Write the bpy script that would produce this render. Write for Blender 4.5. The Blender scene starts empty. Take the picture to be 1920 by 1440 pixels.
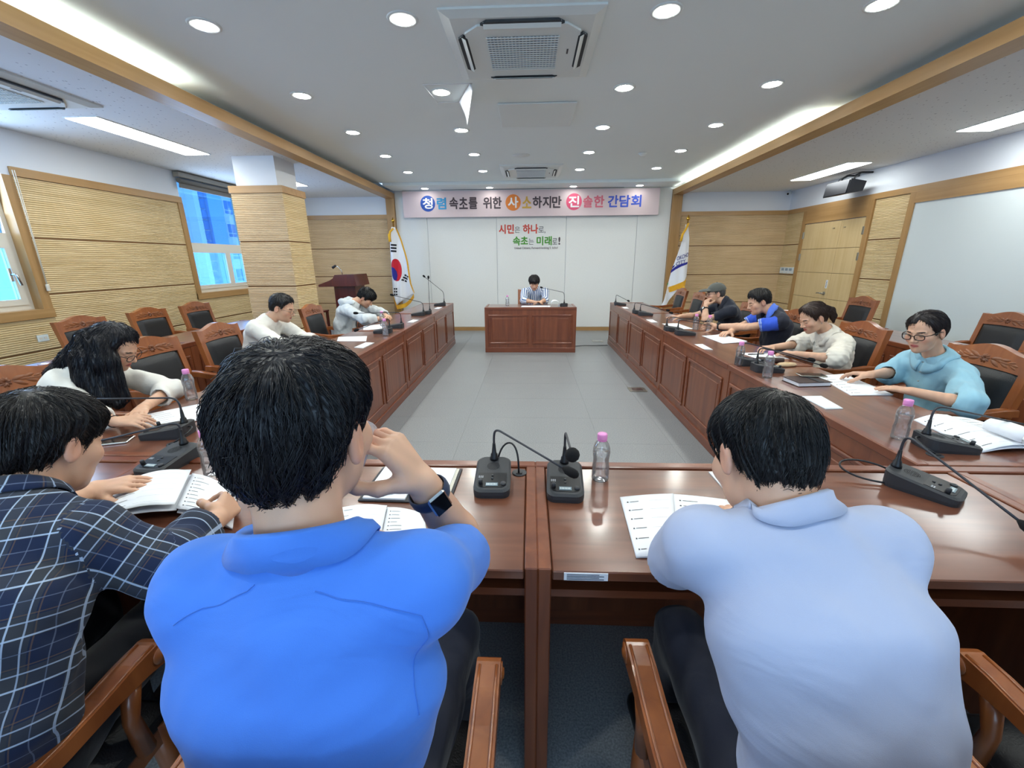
import bpy, bmesh, math, random
import numpy as np
from mathutils import Vector, Matrix
random.seed(7); rng = np.random.default_rng(7)
SC = bpy.context.scene
COL = SC.collection
PI = math.pi

# ------------------------------------------------------------------ camera
F_PX, PITCH, YAW, ROLL, CAM_H = 786.0, .2868, .0433, -.0075, 1.5
_f = np.array([-math.sin(YAW)*math.cos(PITCH), math.cos(YAW)*math.cos(PITCH), -math.sin(PITCH)])
_r = np.array([math.cos(YAW), math.sin(YAW), 0.0]); _u = np.cross(_r, _f)
_c, _s = math.cos(ROLL), math.sin(ROLL)
_R, _U = _c*_r+_s*_u, -_s*_r+_c*_u
cam_data = bpy.data.cameras.new('camera'); cam = bpy.data.objects.new('camera', cam_data); COL.objects.link(cam)
cam_data.sensor_fit = 'HORIZONTAL'; cam_data.sensor_width = 36.0; cam_data.lens = F_PX/1920*36
cam_data.clip_start = .02; cam_data.clip_end = 300
M = Matrix.Identity(4)
for i in range(3):
    M[i][0], M[i][1], M[i][2] = _R[i], _U[i], -_f[i]
M[2][3] = CAM_H
cam.matrix_world = M
SC.camera = cam
cy = SC.cycles
cy.max_bounces = 7; cy.diffuse_bounces = 3; cy.glossy_bounces = 3; cy.transmission_bounces = 6; cy.transparent_max_bounces = 12
cy.caustics_reflective = False; cy.caustics_refractive = False; cy.sample_clamp_indirect = 6.0

# ------------------------------------------------------------------ view, world, large lights
vs = SC.view_settings
vs.view_transform = 'Standard'; vs.look = 'None'; vs.gamma = 1.0; vs.use_curve_mapping = False
vs.exposure = 0.12
world = bpy.data.worlds.new('daylight'); SC.world = world; world.use_nodes = True
_nt = world.node_tree; _bg = _nt.nodes['Background']
_bg.inputs[0].default_value = (.50, .74, 1.0, 1); _bg.inputs[1].default_value = 3.0

def area_light(name, loc, direction, sx, sy, power, color, spread=PI, shape='RECTANGLE'):
    d = bpy.data.lights.new(name, 'AREA'); d.shape = shape; d.size = sx
    if shape in ('RECTANGLE', 'ELLIPSE'): d.size_y = sy
    d.energy = power; d.color = color; d.spread = spread
    o = bpy.data.objects.new(name, d); COL.objects.link(o); o.location = loc
    o.rotation_euler = Vector(direction).to_track_quat('-Z', 'Y').to_euler()
    return o
# daylight through the left wall windows, then an added light behind the camera
DAY = (.52, .72, 1.0)
area_light('daylight_and_fill', (-5.30, 3.55, 1.85), (1, 0, -.15), 1.5, 1.6, 60, DAY)
area_light('daylight_and_fill', (-5.30, 7.25, 1.85), (1, 0, -.15), 1.4, 1.5, 45, DAY)
area_light('daylight_and_fill', (-.6, -2.55, 1.75), (0, 1, -.12), 5.0, 1.7, 22, (.38, .62, 1.0))  # unseen rear light, added to throw blue onto the sitters' backs

# ------------------------------------------------------------------ materials
MATS = {}
def _new(name):
    m = bpy.data.materials.new(name); m.use_nodes = True; MATS[name] = m
    nt = m.node_tree; return m, nt, nt.nodes['Principled BSDF']
def _set(b, **k):
    for a, v in k.items():
        if a in b.inputs: b.inputs[a].default_value = v
def lin(r, g, b):
    f = lambda c: (c/255/12.92 if c/255 <= .04045 else ((c/255+.055)/1.055)**2.4)
    return (f(r), f(g), f(b), 1)
def plain(name, rgb, rough=.5, metal=0., coat=0., spec=.5, noise=0., nscale=40., bump=0., bscale=200., emit=None, estr=0., sheen=0., trans=0., ior=1.45, alpha=1., stretch=(1,1,1), crough=.08):
    m, nt, b = _new(name)
    _set(b, **{'Base Color': rgb, 'Roughness': rough, 'Metallic': metal, 'Coat Weight': coat, 'Coat Roughness': crough, 'Specular IOR Level': spec, 'Sheen Weight': sheen, 'Transmission Weight': trans, 'IOR': ior, 'Alpha': alpha})
    if emit: _set(b, **{'Emission Color': emit, 'Emission Strength': estr})
    tc = None
    if noise or bump:
        tc = nt.nodes.new('ShaderNodeTexCoord'); mp = nt.nodes.new('ShaderNodeMapping'); mp.inputs['Scale'].default_value = stretch
        nt.links.new(tc.outputs['Object'], mp.inputs[0])
    if noise:
        n = nt.nodes.new('ShaderNodeTexNoise'); n.inputs['Scale'].default_value = nscale; n.inputs['Detail'].default_value = 5
        nt.links.new(mp.outputs[0], n.inputs['Vector'])
        r = nt.nodes.new('ShaderNodeValToRGB'); r.color_ramp.elements[0].position = .3; r.color_ramp.elements[1].position = .7
        r.color_ramp.elements[0].color = tuple(c*(1-noise) for c in rgb[:3])+(1,); r.color_ramp.elements[1].color = tuple(min(1, c*(1+noise)) for c in rgb[:3])+(1,)
        nt.links.new(n.outputs['Fac'], r.inputs[0]); nt.links.new(r.outputs[0], b.inputs['Base Color'])
    if bump:
        n2 = nt.nodes.new('ShaderNodeTexNoise'); n2.inputs['Scale'].default_value = bscale; n2.inputs['Detail'].default_value = 3
        nt.links.new(mp.outputs[0], n2.inputs['Vector'])
        bp = nt.nodes.new('ShaderNodeBump'); bp.inputs['Strength'].default_value = bump; bp.inputs['Distance'].default_value = .004
        nt.links.new(n2.outputs['Fac'], bp.inputs['Height']); nt.links.new(bp.outputs[0], b.inputs['Normal'])
    return m
def wood(name, c1, c2, rough=.35, coat=.3, axis='X', scale=6., stretch=12., bump=.05, crough=.1):
    m, nt, b = _new(name)
    _set(b, **{'Roughness': rough, 'Coat Weight': coat, 'Coat Roughness': crough})
    tc = nt.nodes.new('ShaderNodeTexCoord'); mp = nt.nodes.new('ShaderNodeMapping')
    s = [scale*stretch/4]*3; s['XYZ'.index(axis)] = scale/4
    mp.inputs['Scale'].default_value = s
    nt.links.new(tc.outputs['Object'], mp.inputs[0])
    n = nt.nodes.new('ShaderNodeTexNoise'); n.inputs['Scale'].default_value = 1.0; n.inputs['Detail'].default_value = 6; n.inputs['Distortion'].default_value = .6
    nt.links.new(mp.outputs[0], n.inputs['Vector'])
    n2 = nt.nodes.new('ShaderNodeTexNoise'); n2.inputs['Scale'].default_value = 3.0; n2.inputs['Detail'].default_value = 3
    nt.links.new(tc.outputs['Object'], n2.inputs['Vector'])
    mx = nt.nodes.new('ShaderNodeMath'); mx.operation = 'MULTIPLY_ADD'; mx.inputs[1].default_value = .75; 
    ad = nt.nodes.new('ShaderNodeMath'); ad.operation = 'MULTIPLY'; ad.inputs[1].default_value = .25
    nt.links.new(n2.outputs['Fac'], ad.inputs[0]); nt.links.new(n.outputs['Fac'], mx.inputs[0]); nt.links.new(ad.outputs[0], mx.inputs[2])
    r = nt.nodes.new('ShaderNodeValToRGB'); r.color_ramp.elements[0].position = .32; r.color_ramp.elements[1].position = .68
    r.color_ramp.elements[0].color = c1; r.color_ramp.elements[1].color = c2
    nt.links.new(mx.outputs[0], r.inputs[0]); nt.links.new(r.outputs[0], b.inputs['Base Color'])
    bp = nt.nodes.new('ShaderNodeBump'); bp.inputs['Strength'].default_value = bump; bp.inputs['Distance'].default_value = .002
    nt.links.new(n.outputs['Fac'], bp.inputs['Height']); nt.links.new(bp.outputs[0], b.inputs['Normal'])
    return m
def vcol(name, rough=.5, coat=0., spec=.5, sheen=0., sss=0., bump=0., bscale=300., mulnoise=0.):
    m, nt, b = _new(name); _set(b, **{'Roughness': rough, 'Coat Weight': coat, 'Specular IOR Level': spec, 'Sheen Weight': sheen, 'Subsurface Weight': sss, 'Subsurface Scale': .01})
    if 'Subsurface Radius' in b.inputs: b.inputs['Subsurface Radius'].default_value = (1., .35, .2)
    a = nt.nodes.new('ShaderNodeVertexColor'); a.layer_name = 'Col'
    nt.links.new(a.outputs[0], b.inputs['Base Color'])
    if bump:
        tc = nt.nodes.new('ShaderNodeTexCoord'); n2 = nt.nodes.new('ShaderNodeTexNoise'); n2.inputs['Scale'].default_value = bscale
        nt.links.new(tc.outputs['Object'], n2.inputs['Vector'])
        bp = nt.nodes.new('ShaderNodeBump'); bp.inputs['Strength'].default_value = bump; bp.inputs['Distance'].default_value = .003
        nt.links.new(n2.outputs['Fac'], bp.inputs['Height']); nt.links.new(bp.outputs[0], b.inputs['Normal'])
    return m
def emitter(name, rgb, strength):
    m = bpy.data.materials.new(name); m.use_nodes = True; MATS[name] = m
    nt = m.node_tree; nt.nodes.clear(); e = nt.nodes.new('ShaderNodeEmission'); o = nt.nodes.new('ShaderNodeOutputMaterial')
    e.inputs[0].default_value = rgb; e.inputs[1].default_value = strength; nt.links.new(e.outputs[0], o.inputs[0]); return m
def glassy(name, tint, gloss=.12, rough=.02):
    m = bpy.data.materials.new(name); m.use_nodes = True; MATS[name] = m
    nt = m.node_tree; nt.nodes.clear(); o = nt.nodes.new('ShaderNodeOutputMaterial')
    t = nt.nodes.new('ShaderNodeBsdfTransparent'); t.inputs[0].default_value = tint
    g = nt.nodes.new('ShaderNodeBsdfGlossy'); g.inputs['Roughness'].default_value = rough
    fr = nt.nodes.new('ShaderNodeFresnel'); fr.inputs[0].default_value = 1.45
    mul = nt.nodes.new('ShaderNodeMath'); mul.operation = 'MULTIPLY_ADD'; mul.inputs[1].default_value = .6; mul.inputs[2].default_value = gloss*.2; mul.use_clamp = True
    nt.links.new(fr.outputs[0], mul.inputs[0])
    mx = nt.nodes.new('ShaderNodeMixShader'); nt.links.new(mul.outputs[0], mx.inputs[0]); nt.links.new(t.outputs[0], mx.inputs[1]); nt.links.new(g.outputs[0], mx.inputs[2])
    nt.links.new(mx.outputs[0], o.inputs[0]); return m

def milky(name, tint, white=.05):
    m = glassy(name, tint, gloss=.4, rough=.04); nt = m.node_tree; o = [n for n in nt.nodes if n.type == 'OUTPUT_MATERIAL'][0]; prev = o.inputs[0].links[0].from_socket
    d = nt.nodes.new('ShaderNodeBsdfTranslucent'); d.inputs[0].default_value = (.95, .97, 1, 1); d2 = nt.nodes.new('ShaderNodeBsdfDiffuse'); d2.inputs[0].default_value = (.95, .97, 1, 1)
    ad = nt.nodes.new('ShaderNodeMixShader'); nt.links.new(d.outputs[0], ad.inputs[1]); nt.links.new(d2.outputs[0], ad.inputs[2])
    mx = nt.nodes.new('ShaderNodeMixShader'); mx.inputs[0].default_value = white; nt.links.new(prev, mx.inputs[1]); nt.links.new(ad.outputs[0], mx.inputs[2]); nt.links.new(mx.outputs[0], o.inputs[0]); return m

# ------------------------------------------------------------------ mesh helper
class MB:
    def __init__(s): s.v = []; s.f = []; s.sm = []
    def add(s, vs, fs, smooth=False):
        n = len(s.v); s.v += [tuple(map(float, p)) for p in vs]; s.f += [tuple(int(i)+n for i in f) for f in fs]; s.sm += [smooth]*len(fs); return s
    def box(s, x0, x1, y0, y1, z0, z1, bev=0.):
        if bev <= 0:
            return s.add([(x0,y0,z0),(x1,y0,z0),(x1,y1,z0),(x0,y1,z0),(x0,y0,z1),(x1,y0,z1),(x1,y1,z1),(x0,y1,z1)],
                     [(0,3,2,1),(4,5,6,7),(0,1,5,4),(1,2,6,5),(2,3,7,6),(3,0,4,7)])
        bev = min(bev, (x1-x0)*.45, (y1-y0)*.45, (z1-z0)*.45)
        vs = []; 
        for sx, X in ((-1, x0), (1, x1)):
            for sy, Y in ((-1, y0), (1, y1)):
                for sz, Z in ((-1, z0), (1, z1)):
                    vs += [(X, Y-sy*bev, Z-sz*bev), (X-sx*bev, Y, Z-sz*bev), (X-sx*bev, Y-sy*bev, Z)]
        I = lambda a, b, c, k: ((a*2+b)*2+c)*3+k
        fs = [(I(0,0,0,0),I(0,0,1,0),I(0,1,1,0),I(0,1,0,0)), (I(1,0,0,0),I(1,1,0,0),I(1,1,1,0),I(1,0,1,0)),
              (I(0,0,0,1),I(1,0,0,1),I(1,0,1,1),I(0,0,1,1)), (I(0,1,0,1),I(0,1,1,1),I(1,1,1,1),I(1,1,0,1)),
              (I(0,0,0,2),I(0,1,0,2),I(1,1,0,2),I(1,0,0,2)), (I(0,0,1,2),I(1,0,1,2),I(1,1,1,2),I(0,1,1,2))]
        for b in (0, 1):
            for c in (0, 1):
                q = (I(0,b,c,1), I(1,b,c,1), I(1,b,c,2), I(0,b,c,2)); fs.append(q if b == c else q[::-1])
                q = (I(b,0,c,0), I(b,1,c,0), I(b,1,c,2), I(b,0,c,2)); fs.append(q[::-1] if b == c else q)
                q = (I(b,c,0,0), I(b,c,1,0), I(b,c,1,1), I(b,c,0,1)); fs.append(q if b == c else q[::-1])
        for a in (0, 1):
            for b in (0, 1):
                for c in (0, 1):
                    t = (I(a,b,c,0), I(a,b,c,1), I(a,b,c,2)); fs.append(t if (a+b+c) % 2 else t[::-1])
        return s.add(vs, fs)
    def tube(s, pts, r, n=8, caps=True, smooth=True):
        pts = [np.array(p, float) for p in pts]; m = len(pts)
        rs = r if hasattr(r, '__len__') else [r]*m
        T = [(pts[min(i+1, m-1)]-pts[max(i-1, 0)]) for i in range(m)]; T = [t/(np.linalg.norm(t)+1e-12) for t in T]
        a = np.array([0, 0, 1.]) if abs(T[0][2]) < .9 else np.array([1., 0, 0])
        N = np.cross(T[0], a); N /= np.linalg.norm(N); vs = []
        for i in range(m):
            N = N-T[i]*(N@T[i]); N /= (np.linalg.norm(N)+1e-12); B = np.cross(T[i], N)
            for k in range(n):
                th = 2*PI*k/n; vs.append(pts[i]+rs[i]*(math.cos(th)*N+math.sin(th)*B))
        fs = [(i*n+k, i*n+(k+1) % n, (i+1)*n+(k+1) % n, (i+1)*n+k) for i in range(m-1) for k in range(n)]
        s.add(vs, fs, smooth)
        if caps:
            o = len(s.v)-m*n
            s.f += [tuple(o+k for k in range(n))[::-1], tuple(o+(m-1)*n+k for k in range(n))]; s.sm += [False, False]
        return s
    def lathe(s, prof, n=16, c=(0,0,0), smooth=True, sx=1., sy=1., cap=True):
        vs = []; m = len(prof)
        for r, z in prof:
            for k in range(n):
                th = 2*PI*k/n; vs.append((c[0]+r*sx*math.cos(th), c[1]+r*sy*math.sin(th), c[2]+z))
        fs = [(i*n+k, i*n+(k+1) % n, (i+1)*n+(k+1) % n, (i+1)*n+k) for i in range(m-1) for k in range(n)]
        s.add(vs, fs, smooth); o = len(s.v)-m*n
        if cap and prof[0][0] > 1e-5: s.f.append(tuple(o+k for k in range(n))[::-1]); s.sm.append(False)
        if cap and prof[-1][0] > 1e-5: s.f.append(tuple(o+(m-1)*n+k for k in range(n))); s.sm.append(False)
        return s
    def prism(s, poly, axis, a, b, smooth=False):
        # poly: 2D points in the plane normal to axis; extruded from a to b
        def P(p, t):
            return {'X': (t, p[0], p[1]), 'Y': (p[0], t, p[1]), 'Z': (p[0], p[1], t)}[axis]
        n = len(poly); vs = [P(p, a) for p in poly]+[P(p, b) for p in poly]
        fs = [(i, (i+1) % n, n+(i+1) % n, n+i) for i in range(n)]+[tuple(range(n))[::-1], tuple(range(n, 2*n))]
        return s.add(vs, fs, smooth)
    def grid(s, fn, nu, nv, smooth=True, closed_u=False):
        vs = [fn(i/(nu if closed_u else nu-1), j/(nv-1)) for j in range(nv) for i in range(nu)]
        fs = [(j*nu+i, j*nu+(i+1) % nu, (j+1)*nu+(i+1) % nu, (j+1)*nu+i) for j in range(nv-1) for i in range(nu if closed_u else nu-1)]
        return s.add(vs, fs, smooth)
    def xf(s, mat):
        s.v = [tuple(mat @ Vector(p)) for p in s.v]; return s
    def mesh(s, name, mat, fix=True):
        me = bpy.data.meshes.new(name); me.from_pydata(s.v, [], s.f)
        me.polygons.foreach_set('use_smooth', s.sm)
        if mat is not None: me.materials.append(MATS[mat] if isinstance(mat, str) else mat)
        if fix:
            bm = bmesh.new(); bm.from_mesh(me); bmesh.ops.recalc_face_normals(bm, faces=bm.faces); bm.to_mesh(me); bm.free()
        me.update(); return me
    def build(s, name, mat, parent=None, loc=None, rot=None):
        return link(name, s.mesh(name, mat), parent, loc, rot)
def link(name, data, parent=None, loc=None, rot=None):
    o = bpy.data.objects.new(name, data); COL.objects.link(o)
    if parent is not None: o.parent = parent
    if loc is not None: o.location = loc
    if rot is not None: o.rotation_euler = rot
    return o
def tag(o, label, cat, group=None, kind=None):
    o['label'] = label; o['category'] = cat
    if group: o['group'] = group
    if kind: o['kind'] = kind
    return o
def thing(name, label, cat, loc=(0,0,0), rz=0., group=None):
    o = link(name, None, None, loc, (0, 0, rz)); o.empty_display_size = .1
    return tag(o, label, cat, group)
def struct(o, label=None):
    o['kind'] = 'structure'
    if label: o['label'] = label
    return o
def copy_tree(o, parent=None, **k):
    c = o.copy(); COL.objects.link(c); c.parent = parent
    for ch in list(o.children): copy_tree(ch, c)
    for a, v in k.items():
        if a == 'loc': c.location = v
        elif a == 'rz': c.rotation_euler = (0, 0, v)
        else: c[a] = v
    return c
def solid(mb, name, mat, thick, parent=None, loc=None, rot=None, offset=0.):
    o = mb.build(name, mat, parent, loc, rot)
    md = o.modifiers.new('thickness', 'SOLIDIFY'); md.thickness = thick; md.offset = offset
    return o
def text_mesh(body, width=None, height=None, bold=0., extrude=.002, res=3, spacing=1.0):
    cu = bpy.data.curves.new('lettering', 'FONT'); cu.body = body; cu.size = 1.0; cu.resolution_u = res; cu.space_character = spacing
    o = bpy.data.objects.new('lettering', cu); COL.objects.link(o)
    dg = bpy.context.evaluated_depsgraph_get(); me = bpy.data.meshes.new_from_object(o.evaluated_get(dg))
    COL.objects.unlink(o); bpy.data.objects.remove(o); bpy.data.curves.remove(cu)
    n = len(me.vertices); co = np.zeros(n*3); me.vertices.foreach_get('co', co); co = co.reshape(-1, 3)
    polys = [tuple(p.vertices) for p in me.polygons]; bpy.data.meshes.remove(me)
    lo, hi = co.min(0), co.max(0)
    sx = width/(hi[0]-lo[0]) if width else None; sy = height/(hi[1]-lo[1]) if height else None
    sx = sx or sy or 1.; sy = sy or sx
    co = (co-[lo[0], lo[1], 0])*[sx, sy, 1]
    from collections import Counter
    E = Counter()
    for p in polys:
        for a, b in zip(p, p[1:]+p[:1]): E[(a, b)] += 1
    side = [(a, b) for (a, b) in E if (b, a) not in E]; n = len(co)
    mb = MB(); W_, H_ = (hi[0]-lo[0])*sx, (hi[1]-lo[1])*sy
    shifts = [(0, 0)] if bold <= 0 else [(0, 0)]+[(bold*H_*math.cos(k*PI/4), bold*H_*math.sin(k*PI/4)) for k in range(8)]
    k_ = 1-(2*bold if bold > 0 else 0)
    for j, (dx, dy) in enumerate(shifts):     # heavy weight: the outline swept around a small circle
        V = [((x-W_/2)*(1-2*bold*H_/W_ if bold > 0 else 1)+W_/2+dx, (y-H_/2)*k_+H_/2+dy, extrude-j*2e-5) for x, y, _ in co]
        o = len(mb.v); mb.v += V+[(x, y, 0.) for x, y, _ in V]
        mb.f += [tuple(i+o for i in p) for p in polys]+[(a+o, b+o, b+n+o, a+n+o) for a, b in side]; mb.sm += [False]*(len(polys)+len(side))
    return mb, W_, H_
FACE_CAM = Matrix.Rotation(PI/2, 4, 'X')      # text in XY -> stands up facing -Y
# ------------------------------------------------------------------ material palette
wood('cherry_top', lin(92,52,36), lin(126,78,56), rough=.3, coat=.7, axis='X', scale=5, stretch=14, crough=.16)
wood('cherry_panel', lin(98,46,24), lin(134,74,42), rough=.36, coat=.35, axis='Z', scale=6, stretch=10, crough=.2)
wood('cherry_rail', lin(100,46,24), lin(130,70,40), rough=.36, coat=.35, axis='X', scale=6, stretch=12, crough=.2)
wood('chair_wood', lin(126,66,30), lin(164,96,50), rough=.34, coat=.5, axis='Z', scale=7, stretch=9, crough=.15)
wood('chair_wood_carved', lin(100,52,24), lin(158,92,46), rough=.42, coat=.3, axis='X', scale=16, stretch=3, bump=.2)
wood('trim_oak', lin(166,126,76), lin(186,146,96), rough=.42, coat=.1, axis='Y', scale=4, stretch=16)
wood('trim_oak_x', lin(166,126,76), lin(186,146,96), rough=.42, coat=.1, axis='X', scale=4, stretch=16)
wood('trim_oak_z', lin(158,120,72), lin(182,142,92), rough=.42, coat=.1, axis='Z', scale=4, stretch=16)
wood('door_oak', lin(206,176,124), lin(220,194,146), rough=.45, coat=.05, axis='Z', scale=3, stretch=18)
wood('rib_oak', lin(208,182,134), lin(228,206,164), rough=.6, coat=0, axis='Y', scale=5, stretch=20)
wood('rib_oak_x', lin(196,166,126), lin(222,196,158), rough=.6, coat=0, axis='X', scale=6, stretch=30)
wood('dark_lectern', lin(70,24,20), lin(98,38,30), rough=.3, coat=.4, axis='Z', scale=6, stretch=10)
plain('white_paint', lin(226,230,236), .7, bump=.04, bscale=300)
plain('fabric_wall', lin(232,233,230), .8, noise=.02, nscale=60, bump=.12, bscale=420)
plain('ceiling_paint', lin(238,247,247), .75, bump=.03, bscale=120)
plain('board_white', lin(218,226,226), .25, coat=.2)
plain('groove_dark', lin(120,86,50), .7)
plain('joint_grey', lin(150,150,150), .8)
plain('upvc', lin(226,220,206), .35)
plain('black_plastic', lin(26,27,31), .38, bump=.08, bscale=900)
plain('black_gloss', lin(14,15,18), .12)
plain('dark_metal', lin(52,53,58), .35, metal=.7)
plain('chrome', lin(205,205,205), .2, metal=1)
plain('steel', lin(170,168,160), .35, metal=.9)
plain('black_leather', lin(30,31,34), .42, bump=.25, bscale=260)
plain('paper', lin(240,243,248), .75)
plain('ink', lin(70,72,78), .8)
plain('ac_white', lin(220,227,226), .45)
plain('ac_grey', lin(150,166,178), .6)
plain('slot_black', lin(18,18,20), .8)
plain('out_lilac', lin(228,226,242), .8)
plain('out_blue', lin(150,196,246), .8)
plain('out_white', lin(240,240,244), .8)
plain('out_glass', lin(60,130,200), .15)
glassy('window_glass', (.50, .78, 1.0, 1))
glassy('clear_glass', (.93, .96, .98, 1), gloss=.2)
emitter('lamp_white', (.97, 1, .94, 1), 185.)
emitter('lamp_soft', (.97, 1, .94, 1), 32.)
emitter('panel_white', (.95, 1, .98, 1), 16.)
emitter('cove_white', (.93, 1, .90, 1), 44.)
def speckle(name, rgb, dark):
    m, nt, b = _new(name); _set(b, **{'Roughness': .85})
    tc = nt.nodes.new('ShaderNodeTexCoord'); v = nt.nodes.new('ShaderNodeTexVoronoi'); v.inputs['Scale'].default_value = 26; v.inputs['Randomness'].default_value = 1
    mp = nt.nodes.new('ShaderNodeMapping'); mp.inputs['Scale'].default_value = (1, .55, 1)
    nt.links.new(tc.outputs['Object'], mp.inputs[0]); nt.links.new(mp.outputs[0], v.inputs['Vector'])
    r = nt.nodes.new('ShaderNodeValToRGB'); r.color_ramp.elements[0].position = .10; r.color_ramp.elements[1].position = .16
    r.color_ramp.elements[0].color = dark; r.color_ramp.elements[1].color = rgb
    nt.links.new(v.outputs['Distance'], r.inputs[0]); nt.links.new(r.outputs[0], b.inputs['Base Color'])
    return m
speckle('mineral_board', lin(228,231,233), lin(160,160,168))
def floor_material():
    m, nt, b = _new('floor_vinyl'); _set(b, **{'Roughness': .34, 'Specular IOR Level': .45})
    g = nt.nodes.new('ShaderNodeNewGeometry')
    n = nt.nodes.new('ShaderNodeTexNoise'); n.inputs['Scale'].default_value = 150; n.inputs['Detail'].default_value = 4
    n2 = nt.nodes.new('ShaderNodeTexNoise'); n2.inputs['Scale'].default_value = 1.1; n2.inputs['Detail'].default_value = 3
    nt.links.new(g.outputs['Position'], n.inputs['Vector']); nt.links.new(g.outputs['Position'], n2.inputs['Vector'])
    r = nt.nodes.new('ShaderNodeValToRGB'); r.color_ramp.elements[0].position = .3; r.color_ramp.elements[1].position = .72
    r.color_ramp.elements[0].color = lin(112,115,118); r.color_ramp.elements[1].color = lin(160,163,165)
    nt.links.new(n.outputs['Fac'], r.inputs[0]); nt.links.new(r.outputs[0], b.inputs['Base Color'])
    mr = nt.nodes.new('ShaderNodeMapRange'); mr.inputs[3].default_value = .30; mr.inputs[4].default_value = .46
    nt.links.new(n2.outputs['Fac'], mr.inputs[0]); nt.links.new(mr.outputs[0], b.inputs['Roughness'])
    bp = nt.nodes.new('ShaderNodeBump'); bp.inputs['Strength'].default_value = .12; bp.inputs['Distance'].default_value = .002
    nt.links.new(n.outputs['Fac'], bp.inputs['Height']); nt.links.new(bp.outputs[0], b.inputs['Normal'])
floor_material()

# ------------------------------------------------------------------ the room
XL, XR, YB, YF = -5.20, 5.22, 9.32, -2.5
ZC, ZS = 2.93, 2.785
floor = struct(MB().box(XL-.15, XR+.15, YF-.1, YB+.1, -.12, -.003).build('floor', 'floor_vinyl'), 'grey speckled vinyl tile floor')
tile = MB().box(-.2994, .2994, -.2994, .2994, -.003, 0.).mesh('floor_tile', 'floor_vinyl')
for i in range(10):
    for j in range(14):
        link('floor_tile', tile, floor, (-2.7+.6*i, 1.2+.6*j, 0))
# ceilings
ceil = struct(MB().box(-3.06, 3.12, YF, 8.60, ZC, ZC+.1).build('ceiling', 'ceiling_paint'), 'smooth grey white central ceiling')
struct(MB().box(-2.81, 2.86, 8.60, YB-.06, 2.878, 2.99).build('ceiling_soffit', 'ceiling_paint'), 'lower white soffit strip in front of the end wall')
MB().box(-1.80, 1.86, 9.17, 9.235, 2.874, 2.88).build('curtain_slot', 'slot_black', ceil)
sl = struct(MB().box(XL, -2.98, YF, YB, ZS, ZS+.02).build('ceiling_side_left', 'mineral_board'), 'speckled mineral board ceiling beside the windows')
sr = struct(MB().box(3.05, XR, YF, YB, ZS, ZS+.02).build('ceiling_side_right', 'mineral_board'), 'speckled mineral board ceiling beside the door')
struct(MB().box(-3.06, -2.985, YF, YB, ZS, ZC+.05).build('trim_1', 'ceiling_paint'))
struct(MB().box(3.055, 3.12, YF, YB, ZS, ZC+.05).build('trim_2', 'ceiling_paint'))
for n, a, b, s in (('trim_3', -2.98, -2.81, 1), ('trim_4', 2.86, 3.05, -1)):
    m = MB().box(a, b, YF, YB-.005, 2.735, 2.79)
    if s > 0: m.box(b-.022, b, YF, YB-.005, 2.79, 2.842)
    else: m.box(a, a+.022, YF, YB-.005, 2.79, 2.842)
    struct(m.build(n, 'trim_oak'), 'long golden oak beam with a light cove along the central ceiling')
# cove tubes (lamps lying in the cove)
def cove(x, y0, y1, dx, label):
    t = thing('cove_light', label, 'light', (x, (y0+y1)/2, 2.80)); L = (y1-y0)/2
    MB().tube([(0, -L, .012), (0, L, .012)], .011, 8).build('tube', 'cove_white', t)
    MB().box(-.02, .02, -L, L, -.009, .001).build('batten', 'ac_white', t)
cove(-2.90, -1.5, 3.85, 1, 'long lit cove tube behind the oak beam on the window side')
cove(2.96, 4.95, 9.1, -1, 'lit cove tube behind the oak beam leading to the end wall on the door side')
cove(2.96, -1.5, 2.55, -1, 'lit cove tube behind the oak beam over the front seats, door side')
# walls
W1, W2 = (2.85, 4.32), (6.54, 7.95); ZW0, ZW1 = 1.03, 2.72
m = MB()
x0, x1 = XL-.18, XL
for a, b, z0, z1 in ((YF, W1[0], 0, 2.86), (W1[0], W1[1], 0, ZW0), (W1[0], W1[1], ZW1, 2.86), (W1[1], W2[0], 0, 2.86), (W2[0], W2[1], 0, ZW0), (W2[0], W2[1], ZW1, 2.86), (W2[1], YB+.1, 0, 2.86)):
    m.box(x0, x1, a, b, z0, z1)
wall_l = struct(m.build('wall_left', 'white_paint'), 'window wall with ribbed oak panels under a white band')
wall_r = struct(MB().box(XR, XR+.15, YF, YB+.1, 0, 2.86).build('wall_right', 'white_paint'), 'door wall with ribbed oak panels under a white band')
wall_b = struct(MB().box(XL, XR, YB, YB+.12, 0, 3.0).build('wall_back', 'white_paint'), 'end wall with pale fabric panels and ribbed oak sides')
m = MB()
for a, b, z0, z1 in ((XL, -3.4, 0, 3.0), (2.2, XR, 0, 3.0), (-3.4, 2.2, 0, .9), (-3.4, 2.2, 2.62, 3.0)):
    m.box(a, b, YF-.12, YF, z0, z1)
wall_f = struct(m.build('wall_front', 'white_paint'), 'unseen wall behind the front seats, with an added window opening')
w3 = link('added_window', None); struct(w3)  # unseen rear window, added as an opening for the blue light
m = MB()
for a in (-3.4, -2.0, -.6, .8, 2.16): m.box(a, a+.05, YF-.09, YF-.03, .9, 2.62)
m.box(-3.4, 2.2, YF-.09, YF-.03, .9, .96).box(-3.4, 2.2, YF-.09, YF-.03, 2.56, 2.62)
m.build('window_frame', 'upvc', w3)
struct(MB().box(XL-.1, XR+.1, YF-.12, YB+.12, 3.05, 3.1).build('roof', 'white_paint'))

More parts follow.
